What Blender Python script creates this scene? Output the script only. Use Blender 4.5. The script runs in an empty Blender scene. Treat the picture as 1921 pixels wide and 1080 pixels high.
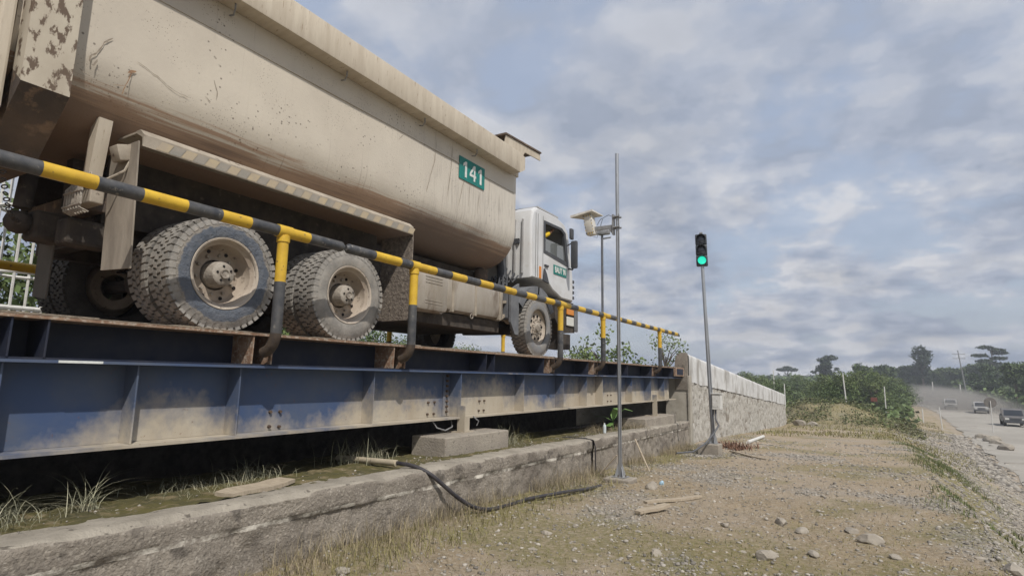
import bpy, bmesh, math, random
import numpy as np
from mathutils import Vector, Matrix
random.seed(11); RNG = np.random.default_rng(5)
SC = bpy.context.scene; COL = SC.collection
R = math.radians; PI = math.pi

# ------------------------------------------------------------------ camera, sky, sun, exposure
F_PX = 1080.0; YAW, PITCH, ROLL = 31.177, 8.746, 1.016
cam_d = bpy.data.cameras.new('camera'); cam = bpy.data.objects.new('camera', cam_d); COL.objects.link(cam)
cam_d.sensor_width = 36; cam_d.lens = 36*F_PX/1921; cam_d.clip_start = .05; cam_d.clip_end = 6000
cam.location = (0, 0, 1.5)
cam.rotation_euler = (Matrix.Rotation(R(YAW), 3, 'Z') @ Matrix.Rotation(R(90+PITCH), 3, 'X') @ Matrix.Rotation(R(ROLL), 3, 'Z')).to_euler()
SC.camera = cam
SUN_DIR = Vector((1.0, -.72, 1.55)).normalized()
SUN_EL = math.asin(SUN_DIR.z); SUN_AZ = math.atan2(SUN_DIR.x, SUN_DIR.y)
sun_d = bpy.data.lights.new('sun', 'SUN'); sun_d.energy = 3.4; sun_d.angle = R(.8); sun_d.color = (1, .95, .88)
sun = bpy.data.objects.new('sun', sun_d); COL.objects.link(sun)
sun.rotation_euler = SUN_DIR.to_track_quat('Z', 'Y').to_euler(); sun.location = (20, -15, 40)
SC.view_settings.view_transform = 'Standard'; SC.view_settings.look = 'None'
SC.view_settings.exposure = .28; SC.view_settings.gamma = 1; SC.view_settings.use_curve_mapping = False
try:
    SC.cycles.volume_max_steps = 64; SC.cycles.max_bounces = 6; SC.cycles.volume_bounces = 0; SC.cycles.transparent_max_bounces = 12
except Exception: pass
W = bpy.data.worlds.new('World'); SC.world = W; W.use_nodes = True
def world():
    nt = W.node_tree; N = nt.nodes; L = nt.links; N.clear()
    def n(t, **k):
        a = N.new(t)
        for q, v in k.items(): setattr(a, q, v)
        return a
    out = n('ShaderNodeOutputWorld'); bg = n('ShaderNodeBackground'); bg.inputs[1].default_value = .15
    sky = n('ShaderNodeTexSky', sky_type='NISHITA'); sky.sun_disc = False; sky.sun_elevation = SUN_EL; sky.sun_rotation = SUN_AZ
    sky.air_density = 1.2; sky.dust_density = 2.0
    tc = n('ShaderNodeTexCoord'); sep = n('ShaderNodeSeparateXYZ'); L.new(tc.outputs['Generated'], sep.inputs[0])
    ad = n('ShaderNodeMath', operation='MAXIMUM'); L.new(sep.outputs[2], ad.inputs[0]); ad.inputs[1].default_value = 0
    ad2 = n('ShaderNodeMath', operation='ADD'); L.new(ad.outputs[0], ad2.inputs[0]); ad2.inputs[1].default_value = .34
    dv = n('ShaderNodeVectorMath', operation='DIVIDE'); cm = n('ShaderNodeCombineXYZ')
    for i in range(3): L.new(ad2.outputs[0], cm.inputs[i])
    L.new(tc.outputs['Generated'], dv.inputs[0]); L.new(cm.outputs[0], dv.inputs[1])
    def noise(scale, det, rough, off, dist=0):
        mp = n('ShaderNodeMapping'); mp.inputs['Location'].default_value = off; L.new(dv.outputs[0], mp.inputs[0])
        t = n('ShaderNodeTexNoise'); t.inputs['Scale'].default_value = scale; t.inputs['Detail'].default_value = det
        t.inputs['Roughness'].default_value = rough; t.inputs['Distortion'].default_value = dist; L.new(mp.outputs[0], t.inputs[0]); return t.outputs[0]
    def ramp(src, pts):
        r = n('ShaderNodeValToRGB'); e = r.color_ramp.elements
        while len(e) < len(pts): e.new(.5)
        for q, (p_, c) in zip(e, pts): q.position = p_; q.color = (c[0], c[1], c[2], 1) if not isinstance(c, (int, float)) else (c, c, c, 1)
        r.color_ramp.interpolation = 'EASE'; L.new(src, r.inputs[0]); return r.outputs[0]
    def math_(op, p, q):
        x = n('ShaderNodeMath', operation=op)
        for i, v in ((0, p), (1, q)):
            if isinstance(v, (int, float)): x.inputs[i].default_value = v
            else: L.new(v, x.inputs[i])
        return x.outputs[0]
    O = (3.1, 7.4, 0); big = noise(1.6, 3, .5, (1.4, 3.3, 0)); n1 = noise(4.3, 12, .54, O, .0); n2 = noise(4.3, 6, .5, (O[0]-.05, O[1]+.035, -.07), .0)
    dens = math_('ADD', math_('MULTIPLY', n1, .62), math_('MULTIPLY', big, .45))
    lit = math_('ADD', math_('MULTIPLY', math_('SUBTRACT', n1, n2), 2.3), .5)
    cover = ramp(dens, [(.43, .25), (.52, 1)])
    thick = ramp(dens, [(.50, 1.0), (.68, .80)])
    cc0 = ramp(lit, [(.22, (1.75, 2.05, 2.65)), (.42, (2.35, 2.62, 3.2)), (.56, (2.95, 3.15, 3.6)), (.80, (4.0, 4.05, 4.25))])
    mm = n('ShaderNodeMixRGB', blend_type='MULTIPLY'); mm.inputs[0].default_value = 1; L.new(cc0, mm.inputs[1]); L.new(thick, mm.inputs[2]); cc = mm.outputs[0]
    hi = n('ShaderNodeMapRange'); hi.inputs[1].default_value = .16; hi.inputs[2].default_value = .62; hi.inputs[4].default_value = .62; L.new(sep.outputs[2], hi.inputs[0])
    m3 = n('ShaderNodeMixRGB'); L.new(hi.outputs[0], m3.inputs[0]); L.new(cc, m3.inputs[1]); m3.inputs[2].default_value = (2.45, 2.68, 3.2, 1); cc = m3.outputs[0]
    for nd in N:
        if nd.type == 'VALTORGB' : pass
    mixs = n('ShaderNodeMixRGB'); mixs.inputs[0].default_value = .7; L.new(sky.outputs[0], mixs.inputs[1]); mixs.inputs[2].default_value = (2.3, 2.62, 3.3, 1)
    mix = n('ShaderNodeMixRGB'); L.new(cover, mix.inputs[0]); L.new(mixs.outputs[0], mix.inputs[1]); L.new(cc, mix.inputs[2])
    L.new(mix.outputs[0], bg.inputs[0]); L.new(bg.outputs[0], out.inputs[0])
world()

# ------------------------------------------------------------------ numpy noise
_tab = RNG.random((256, 256))
def vnoise(x, y):
    x = np.asarray(x, float); y = np.asarray(y, float)
    xi = np.floor(x).astype(int); yi = np.floor(y).astype(int); fx = x-xi; fy = y-yi
    fx = fx*fx*(3-2*fx); fy = fy*fy*(3-2*fy)
    a = _tab[xi & 255, yi & 255]; b = _tab[(xi+1) & 255, yi & 255]; c = _tab[xi & 255, (yi+1) & 255]; d = _tab[(xi+1) & 255, (yi+1) & 255]
    return (a*(1-fx)+b*fx)*(1-fy)+(c*(1-fx)+d*fx)*fy
def fbm(x, y, o=5, g=.5):
    s = 0; a = 1; t = 0
    for i in range(o): s = s+a*vnoise(x*2**i+i*17.3, y*2**i+i*31.7); t += a; a *= g
    return s/t-.5
def sm(a, b, x):
    t = np.clip((x-a)/(b-a), 0, 1); return t*t*(3-2*t)

# ------------------------------------------------------------------ materials
MATS = {}
def mat(name, c1, c2=None, scale=6, rough=.8, metal=0, bump=.0, bscale=None, c3=None, c3t=(.58, .7), c3s=None, detail=6, stretch=(1, 1, 1), spec=.3, island=0, coord='Object', ramp=(.35, .65), extra=None):
    m = bpy.data.materials.new(name); m.use_nodes = True; nt = m.node_tree; N = nt.nodes; L = nt.links
    b = N['Principled BSDF']; b.inputs['Roughness'].default_value = rough; b.inputs['Metallic'].default_value = metal
    b.inputs['Specular IOR Level'].default_value = spec
    tc = N.new('ShaderNodeTexCoord'); mp = N.new('ShaderNodeMapping'); mp.inputs['Scale'].default_value = stretch; L.new(tc.outputs[coord], mp.inputs[0])
    def noise(s, d=detail, src=mp.outputs[0], off=None):
        if off:
            m2 = N.new('ShaderNodeMapping'); m2.inputs['Location'].default_value = off; L.new(src, m2.inputs[0]); src = m2.outputs[0]
        t = N.new('ShaderNodeTexNoise'); t.inputs['Scale'].default_value = s; t.inputs['Detail'].default_value = d; t.inputs['Roughness'].default_value = .6
        L.new(src, t.inputs[0]); return t.outputs[0]
    def rmp(src, a, z):
        r = N.new('ShaderNodeMapRange'); r.inputs[1].default_value = a; r.inputs[2].default_value = z; r.clamp = True; L.new(src, r.inputs[0]); return r.outputs[0]
    def mixc(f, A, B, mode='MIX'):
        x = N.new('ShaderNodeMixRGB'); x.blend_type = mode
        if isinstance(f, (int, float)): x.inputs[0].default_value = f
        else: L.new(f, x.inputs[0])
        for i, v in ((1, A), (2, B)):
            if isinstance(v, tuple): x.inputs[i].default_value = (*v, 1)
            else: L.new(v, x.inputs[i])
        return x.outputs[0]
    c = c1
    if c2: c = mixc(rmp(noise(scale), *ramp), c1, c2)
    if c3: c = mixc(rmp(noise(c3s or scale*3, off=(5, 3, 9)), *c3t), c, c3)
    if island:
        g = N.new('ShaderNodeNewGeometry'); r = N.new('ShaderNodeMapRange'); r.inputs[3].default_value = 1-island; r.inputs[4].default_value = 1+island
        L.new(g.outputs['Random Per Island'], r.inputs[0]); cb = N.new('ShaderNodeCombineXYZ')
        for i in range(3): L.new(r.outputs[0], cb.inputs[i])
        c = mixc(1.0, c, cb.outputs[0], 'MULTIPLY')
    H = dict(N=N, L=L, b=b, noise=noise, rmp=rmp, mixc=mixc, tc=tc, mp=mp, m=m)
    if extra: c = extra(H, c) or c
    if isinstance(c, tuple): b.inputs['Base Color'].default_value = (*c, 1)
    else: L.new(c, b.inputs['Base Color'])
    if bump:
        bp = N.new('ShaderNodeBump'); bp.inputs['Strength'].default_value = min(1, bump); bp.inputs['Distance'].default_value = .02*max(1, bump)
        L.new(noise(bscale or scale*4, 8), bp.inputs['Height']); L.new(bp.outputs[0], b.inputs['Normal'])
    MATS[name] = m; return m
def sepz(H, coord='Object'):
    s = H['N'].new('ShaderNodeSeparateXYZ'); H['L'].new(H['tc'].outputs[coord], s.inputs[0]); return s.outputs
def mathn(H, op, a, b_=None):
    x = H['N'].new('ShaderNodeMath'); x.operation = op
    for i, v in ((0, a), (1, b_)):
        if v is None: continue
        if isinstance(v, (int, float)): x.inputs[i].default_value = v
        else: H['L'].new(v, x.inputs[i])
    return x.outputs[0]

def tub_x(H, c):     # local coordinates = metres above deck / along the truck
    o = sepz(H)
    # chips
    N, L = H['N'], H['L']
    v = N.new('ShaderNodeTexVoronoi'); v.inputs['Scale'].default_value = 17; v.feature = 'F1'; L.new(H['mp'].outputs[0], v.inputs[0])
    ch = mathn(H, 'MULTIPLY', H['rmp'](v.outputs[0], .2, .12), H['rmp'](H['noise'](1.3, 3, off=(2, 2, 2)), .52, .60))
    c = H['mixc'](mathn(H, 'MULTIPLY', ch, .75), c, (.085, .065, .05))
    v2 = N.new('ShaderNodeTexVoronoi'); v2.inputs['Scale'].default_value = 42; L.new(H['mp'].outputs[0], v2.inputs[0])
    ch = mathn(H, 'MULTIPLY', H['rmp'](v2.outputs[0], .24, .1), H['rmp'](H['noise'](2.1, 3, off=(7, 4, 2)), .5, .6))
    c = H['mixc'](mathn(H, 'MULTIPLY', ch, .7), c, (.10, .07, .05))
    # vertical drip streaks
    mp = N.new('ShaderNodeMapping'); mp.inputs['Scale'].default_value = (1, 14, .35); L.new(H['tc'].outputs['Object'], mp.inputs[0])
    st = H['rmp'](H['noise'](2.2, 5, mp.outputs[0]), .60, .67)
    msk = H['rmp'](H['noise'](.7, 2, off=(1, 9, 4)), .40, .60)
    c = H['mixc'](mathn(H, 'MULTIPLY', mathn(H, 'MULTIPLY', st, msk), .40), c, (.17, .13, .10))
    # long horizontal rust and mud smears along the bottom turn
    mp2 = N.new('ShaderNodeMapping'); mp2.inputs['Scale'].default_value = (1, .5, 9); L.new(H['tc'].outputs['Object'], mp2.inputs[0])
    nz = H['noise'](1.8, 6, mp2.outputs[0])
    mp4 = N.new('ShaderNodeMapping'); mp4.inputs['Scale'].default_value = (1, .35, 24); L.new(H['tc'].outputs['Object'], mp4.inputs[0]); nz4 = H['noise'](1.6, 5, mp4.outputs[0])
    zz = mathn(H, 'ADD', mathn(H, 'ADD', o[2], mathn(H, 'MULTIPLY', mathn(H, 'SUBTRACT', nz, .5), .42)), mathn(H, 'MULTIPLY', mathn(H, 'SUBTRACT', nz4, .5), .40))
    c = H['mixc'](mathn(H, 'MULTIPLY', H['rmp'](o[1], 4.6, 8.4), .5), c, (.54, .52, .48))
    mp3 = N.new('ShaderNodeMapping'); mp3.inputs['Scale'].default_value = (1, 9, .22); L.new(H['tc'].outputs['Object'], mp3.inputs[0])
    dn = H['noise'](2.6, 3, mp3.outputs[0]); ln = mathn(H, 'MULTIPLY', H['rmp'](mathn(H, 'ABSOLUTE', mathn(H, 'SUBTRACT', dn, .5)), .022, .008), H['rmp'](o[1], 5.6, 6.5))
    c = H['mixc'](mathn(H, 'MULTIPLY', mathn(H, 'MULTIPLY', ln, H['rmp'](o[2], 3.05, 2.7)), .5), c, (.22, .19, .165))
    c = H['mixc'](mathn(H, 'MULTIPLY', H['rmp'](zz, 2.10, 2.02), .72), c, (.27, .145, .075))
    c = H['mixc'](mathn(H, 'MULTIPLY', H['rmp'](zz, 1.98, 1.88), .6), c, (.13, .09, .07))
    # smudge near the front underside
    yy = mathn(H, 'MULTIPLY', H['rmp'](o[1], 5.4, 5.9), H['rmp'](o[1], 7.9, 7.1))
    sd = mathn(H, 'MULTIPLY', yy, H['rmp'](mathn(H, 'ADD', o[2], mathn(H, 'MULTIPLY', H['noise'](1.6, 5, off=(3, 3, 3)), .5)), 2.48, 2.22))
    c = H['mixc'](mathn(H, 'MULTIPLY', sd, .62), c, (.10, .08, .072))
    return c
def rustedge(H, c):
    o = sepz(H)
    return c
mat('tub_paint', (.54, .485, .40), (.46, .41, .34), 1.1, .62, bump=.12, bscale=30, c3=(.52, .47, .39), c3t=(.5, .75), c3s=1.6, extra=tub_x, spec=.35)
mat('scratch_dark', (.21, .17, .13), (.30, .26, .21), 30, .8); mat('scratch_rust', (.30, .19, .11), (.22, .13, .08), 30, .8)
mat('rim_paint', (.52, .46, .37), (.43, .37, .29), 2.5, .7, bump=.1, bscale=25, c3=(.2, .13, .08), c3t=(.62, .72), c3s=9, stretch=(1, 4, .6))
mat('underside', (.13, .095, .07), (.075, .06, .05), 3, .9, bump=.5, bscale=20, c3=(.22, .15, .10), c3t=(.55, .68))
mat('chassis_dark', (.035, .03, .027), (.075, .062, .05), 5, .9, bump=.4, c3=(.12, .1, .08), c3t=(.6, .72))
mat('dusty_panel', (.38, .33, .265), (.25, .215, .17), 4, .85, bump=.2, bscale=24, c3=(.13, .10, .08), c3t=(.62, .7))
mat('mud_flap', (.30, .26, .21), (.21, .18, .145), 3, .95, bump=.3, bscale=14, stretch=(2, 2, .6))
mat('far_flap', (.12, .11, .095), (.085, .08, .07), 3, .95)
mat('splattered', (.12, .10, .085), (.26, .22, .18), 22, .95, bump=1, bscale=30)
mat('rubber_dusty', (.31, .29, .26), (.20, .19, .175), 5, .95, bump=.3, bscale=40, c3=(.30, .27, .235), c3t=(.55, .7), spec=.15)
def sidewall(H, c):   # clean blue-grey ring with a caked muddy margin (radius from the axle, object space)
    o = sepz(H); r2 = mathn(H, 'ADD', mathn(H, 'MULTIPLY', o[1], o[1]), mathn(H, 'MULTIPLY', o[2], o[2])); r = mathn(H, 'SQRT', r2)
    rr = mathn(H, 'ADD', r, mathn(H, 'MULTIPLY', mathn(H, 'SUBTRACT', H['noise'](9, 6), .5), .12))
    c = H['mixc'](H['rmp'](rr, .425, .44), H['mixc'](H['rmp'](H['noise'](14, 5), .3, .7), (.085, .10, .125), (.14, .15, .17)), c)
    return c
mat('rubber_washed', (.27, .245, .21), (.18, .165, .15), 16, .95, bump=.8, bscale=34, extra=sidewall, spec=.2)
mat('rubber_pale', (.20, .205, .215), (.255, .24, .22), 7, .9, bump=.25, bscale=30, spec=.2)
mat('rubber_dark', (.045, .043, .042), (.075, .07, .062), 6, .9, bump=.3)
mat('rim_metal', (.47, .41, .34), (.36, .31, .255), 7, .7, bump=.2, bscale=30, c3=(.15, .11, .085), c3t=(.6, .7))
mat('rim_inner', (.40, .34, .275), (.30, .245, .195), 6, .8, bump=.2, c3=(.09, .07, .06), c3t=(.6, .7))
mat('hub_grey', (.37, .335, .285), (.21, .18, .15), 12, .8, bump=.5, bscale=30)
mat('hole', (.012, .01, .01))
mat('cab_white', (.58, .585, .59), (.50, .495, .485), 2.2, .38, c3=(.42, .38, .32), c3t=(.6, .8), c3s=5, spec=.5, bump=.03)
mat('cab_grey', (.40, .40, .40), (.32, .31, .30), 4, .6)
mat('plastic_dark', (.045, .05, .06), (.075, .075, .078), 6, .6)
mat('fender_dust', (.17, .175, .185), (.11, .115, .125), 5, .8, bump=.2)
mat('tank', (.36, .33, .29), (.26, .225, .18), 3, .6, c3=(.15, .115, .085), c3t=(.52, .66), c3s=4, stretch=(1, 1, .35), bump=.2, bscale=20)
mat('green_plate', (.008, .19, .165), (.02, .155, .14), 7, .6, c3=(.16, .22, .19), c3t=(.6, .78))
mat('white_print', (.66, .68, .65), (.5, .52, .5), 14, .7)
mat('hazard_dust', (.43, .35, .23), (.37, .31, .235), 9, .85)
mat('hazard_dark', (.25, .235, .205), (.31, .275, .23), 9, .85)
mat('lamp_amber', (.6, .22, .03), rough=.3); mat('lamp_white', (.6, .6, .56), rough=.25); mat('lamp_red', (.35, .03, .02), rough=.35)
mat('rail_yellow', (.62, .40, .035), (.50, .31, .03), 7, .5, c3=(.2, .13, .05), c3t=(.63, .7), c3s=24, bump=.1, spec=.4)
mat('rail_black', (.035, .038, .045), (.09, .088, .086), 9, .45, c3=(.25, .23, .2), c3t=(.62, .72), c3s=20, bump=.1, spec=.5)
mat('rail_grime', (.045, .035, .03), (.09, .065, .045), 12, .85, bump=.3)
def girder_x(H, c):
    o = sepz(H); N, L = H['N'], H['L']
    mp = N.new('ShaderNodeMapping'); mp.inputs['Scale'].default_value = (1, 1, .45); L.new(H['tc'].outputs['Object'], mp.inputs[0])
    n1 = H['noise'](.95, 3, mp.outputs[0]); n2 = H['noise'](3.1, 10, mp.outputs[0], off=(4, 4, 4))
    t = mathn(H, 'ADD', mathn(H, 'MULTIPLY', n1, 1.5), mathn(H, 'MULTIPLY', n2, .35))
    t = mathn(H, 'ADD', t, mathn(H, 'MULTIPLY', mathn(H, 'SUBTRACT', .33, o[2]), 1.15))      # more dust caked low on the web
    t = mathn(H, 'ADD', t, mathn(H, 'MULTIPLY', o[1], .022)); t = mathn(H, 'ADD', t, mathn(H, 'MULTIPLY', mathn(H, 'SUBTRACT', H['noise'](11, 9, off=(6, 2, 2)), .5), .45))
    dust = H['rmp'](t, .82, 1.22)
    c = H['mixc'](dust, c, H['mixc'](H['rmp'](n2, .35, .7), (.42, .375, .30), (.33, .28, .21)))
    c = H['mixc'](mathn(H, 'MULTIPLY', H['rmp'](H['noise'](26, 4, off=(1, 1, 1)), .66, .72), .5), c, (.14, .07, .035))
    return c
mat('girder_blue', (.045, .075, .155), (.08, .10, .145), 2, .6, bump=.08, bscale=20, extra=girder_x, spec=.4)
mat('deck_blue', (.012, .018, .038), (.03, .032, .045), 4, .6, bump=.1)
mat('steel_rust', (.19, .11, .07), (.29, .20, .14), 9, .85, bump=.5, bscale=30, c3=(.36, .30, .24), c3t=(.5, .62))
mat('bolt_rust', (.06, .04, .03), (.12, .085, .06), 20, .8)
mat('deck_dirt', (.28, .23, .175), (.2, .165, .13), 6, .95, bump=1, bscale=20)
mat('galvanised', (.42, .43, .44), (.33, .34, .355), 9, .38, metal=.65, c3=(.24, .22, .2), c3t=(.62, .74), stretch=(1, 1, .3))
mat('galv_dull', (.30, .30, .30), (.20, .20, .20), 12, .6, metal=.3)
mat('pole_dark', (.075, .08, .09), (.12, .12, .125), 9, .55)
mat('camera_white', (.62, .60, .55), (.5, .47, .42), 12, .5)
mat('paint_white_old', (.62, .61, .58), (.5, .49, .46), 8, .7, c3=(.3, .27, .22), c3t=(.62, .7))
def conc_x(H, c):
    N, L = H['N'], H['L']
    v = N.new('ShaderNodeTexVoronoi'); v.inputs['Scale'].default_value = 34; L.new(H['mp'].outputs[0], v.inputs[0])
    c = H['mixc'](mathn(H, 'MULTIPLY', H['rmp'](v.outputs[0], .42, .1), .45), c, (.50, .455, .385))
    n = H['noise'](5, 8, off=(9, 1, 1)); c = H['mixc'](mathn(H, 'MULTIPLY', H['rmp'](n, .56, .66), .75), c, (.085, .075, .065))
    n = H['noise'](1.1, 5, off=(9, 7, 1)); c = H['mixc'](mathn(H, 'MULTIPLY', H['rmp'](n, .5, .62), .5), c, (.12, .10, .082))
    n = H['noise'](48, 4, off=(3, 7, 1)); c = H['mixc'](mathn(H, 'MULTIPLY', H['rmp'](n, .58, .66), .5), c, (.07, .062, .055))
    return c
mat('concrete_rough', (.30, .265, .22), (.21, .185, .155), 3, .95, bump=1, bscale=38, extra=conc_x, coord='Object', spec=.2)
def lime_x(H, c): return H['mixc'](H['rmp'](H['noise'](7, 6, off=(2, 8, 1)), .44, .56), c, (.50, .465, .40))
mat('lime_line', (.24, .21, .175), (.17, .15, .125), 6, .95, bump=.6, bscale=38, extra=lime_x)
mat('flaked_paint', (.47, .42, .335), (.38, .33, .26), 2, .7, c3=(.12, .085, .06), c3t=(.545, .60), c3s=11, detail=8, stretch=(1, 1.6, .8), bump=.2)
mat('concrete_top', (.36, .325, .27), (.25, .225, .185), 3.5, .95, bump=.9, bscale=45, c3=(.13, .115, .095), c3t=(.6, .68), c3s=14, spec=.2)
mat('concrete_block', (.32, .285, .235), (.25, .22, .185), 5, .95, bump=.6, bscale=40, c3=(.14, .12, .1), c3t=(.6, .68), c3s=18)
mat('plaster_pale', (.40, .37, .315), (.30, .275, .23), 2.5, .9, bump=.4, c3=(.18, .165, .15), c3t=(.58, .7), c3s=3)
def white_x(H, c):
    N, L = H['N'], H['L']
    mp = N.new('ShaderNodeMapping'); mp.inputs['Scale'].default_value = (1, 1.0, .5); L.new(H['tc'].outputs['Object'], mp.inputs[0])
    n = H['noise'](1.6, 9, mp.outputs[0])
    return H['mixc'](mathn(H, 'MULTIPLY', H['rmp'](n, .50, .62), .7), c, (.24, .22, .19))
mat('whitewash', (.60, .60, .59), (.50, .495, .48), 3, .8, extra=white_x, bump=.15)
mat('moss_floor', (.115, .10, .035), (.07, .065, .03), 5, 1, bump=1.0, bscale=40, c3=(.2, .16, .09), c3t=(.52, .64), c3s=7)
mat('pit_shade', (.06, .054, .047), (.12, .105, .09), 6, .95, bump=1, bscale=12)  # dark colour carries the shade under the deck
mat('rock', (.33, .295, .245), (.23, .205, .17), 6, .95, bump=.6, bscale=20, c3=(.17, .15, .125), c3t=(.6, .7))
mat('gravel', (.31, .285, .245), (.22, .20, .175), 1.5, .95, island=.5, bump=.3)
mat('straw', (.30, .25, .165), (.21, .175, .115), 2, .9, island=.4)
mat('grass', (.16, .155, .055), (.22, .19, .08), 1.2, .85, island=.4)
mat('grass_green', (.09, .12, .04), (.14, .145, .06), 1.2, .85, island=.35)
mat('weed_pale', (.24, .245, .16), (.33, .31, .22), 4, .8, island=.3)
mat('leaf_big', (.10, .2, .05), (.15, .24, .08), 8, .6)
mat('dead_leaf', (.15, .095, .065), (.22, .12, .08), 9, .8, island=.3)
mat('wood_old', (.42, .355, .265), (.31, .255, .19), 8, .9, bump=.4, stretch=(1, 6, 1))
mat('pvc', (.47, .41, .30), (.36, .31, .23), 7, .6, c3=(.2, .17, .13), c3t=(.6, .7))
mat('hose', (.028, .026, .032), (.06, .055, .055), 9, .5)
mat('blue_litter', (.25, .42, .55), (.5, .6, .65), 20, .5)
mat('bottle', (.5, .55, .56), rough=.15, spec=.6)
mat('road_dust', (.345, .32, .28), (.28, .26, .225), .25, .98, c3=(.24, .215, .18), c3t=(.55, .7), c3s=.6, bump=.3, bscale=3)
mat('leaves_a', (.07, .105, .034), (.10, .135, .05), .5, .7, island=.45)
mat('leaves_b', (.052, .082, .034), (.075, .105, .045), .5, .7, island=.45)
mat('leaves_c', (.095, .14, .04), (.14, .17, .065), .6, .7, island=.45)
mat('leaves_dark', (.028, .045, .022), (.045, .065, .03), .5, .75, island=.4)
mat('scrub_leaf', (.085, .115, .04), (.15, .14, .075), .6, .85, island=.5)
mat('bark', (.15, .12, .09), (.1, .08, .06), 6, .95, bump=.5)
mat('car_silver', (.40, .40, .39), (.33, .32, .30), 3, .4, metal=.2); mat('car_dark', (.08, .085, .095), (.17, .155, .14), 3, .4)
mat('glass_dark', (.02, .024, .03), rough=.1, spec=.6)
mat('skin', (.28, .15, .09)); mat('sleeve', (.75, .50, .02), (.62, .42, .03), 20); mat('cloth_dark', (.04, .05, .09)); mat('hair', (.012, .01, .009))
mat('sign_back', (.13, .12, .11), (.19, .17, .15), 5, .7); mat('red_cloth', (.16, .06, .045)); mat('signal_black', (.03, .035, .045), (.055, .06, .065), 9, .5); mat('lens_off', (.055, .06, .075), rough=.3, spec=.6)
mg = bpy.data.materials.new('lens_green'); mg.use_nodes = True; b_ = mg.node_tree.nodes['Principled BSDF']
b_.inputs['Base Color'].default_value = (.02, .4, .28, 1); b_.inputs['Emission Color'].default_value = (.03, .85, .58, 1); b_.inputs['Emission Strength'].default_value = .75; MATS['lens_green'] = mg
mgl = bpy.data.materials.new('window_glass'); mgl.use_nodes = True; nt_ = mgl.node_tree; nt_.nodes.clear()
o_ = nt_.nodes.new('ShaderNodeOutputMaterial'); g1 = nt_.nodes.new('ShaderNodeBsdfGlossy'); g1.inputs['Roughness'].default_value = .05; t1 = nt_.nodes.new('ShaderNodeBsdfTransparent'); t1.inputs[0].default_value = (.75, .82, .82, 1)
d1 = nt_.nodes.new('ShaderNodeBsdfDiffuse'); d1.inputs[0].default_value = (.35, .37, .36, 1)
mxa = nt_.nodes.new('ShaderNodeMixShader'); mxa.inputs[0].default_value = .35; mx = nt_.nodes.new('ShaderNodeMixShader'); mx.inputs[0].default_value = .22
nt_.links.new(t1.outputs[0], mxa.inputs[1]); nt_.links.new(d1.outputs[0], mxa.inputs[2])
nt_.links.new(mxa.outputs[0], mx.inputs[1]); nt_.links.new(g1.outputs[0], mx.inputs[2]); nt_.links.new(mx.outputs[0], o_.inputs[0]); MATS['window_glass'] = mgl

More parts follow.
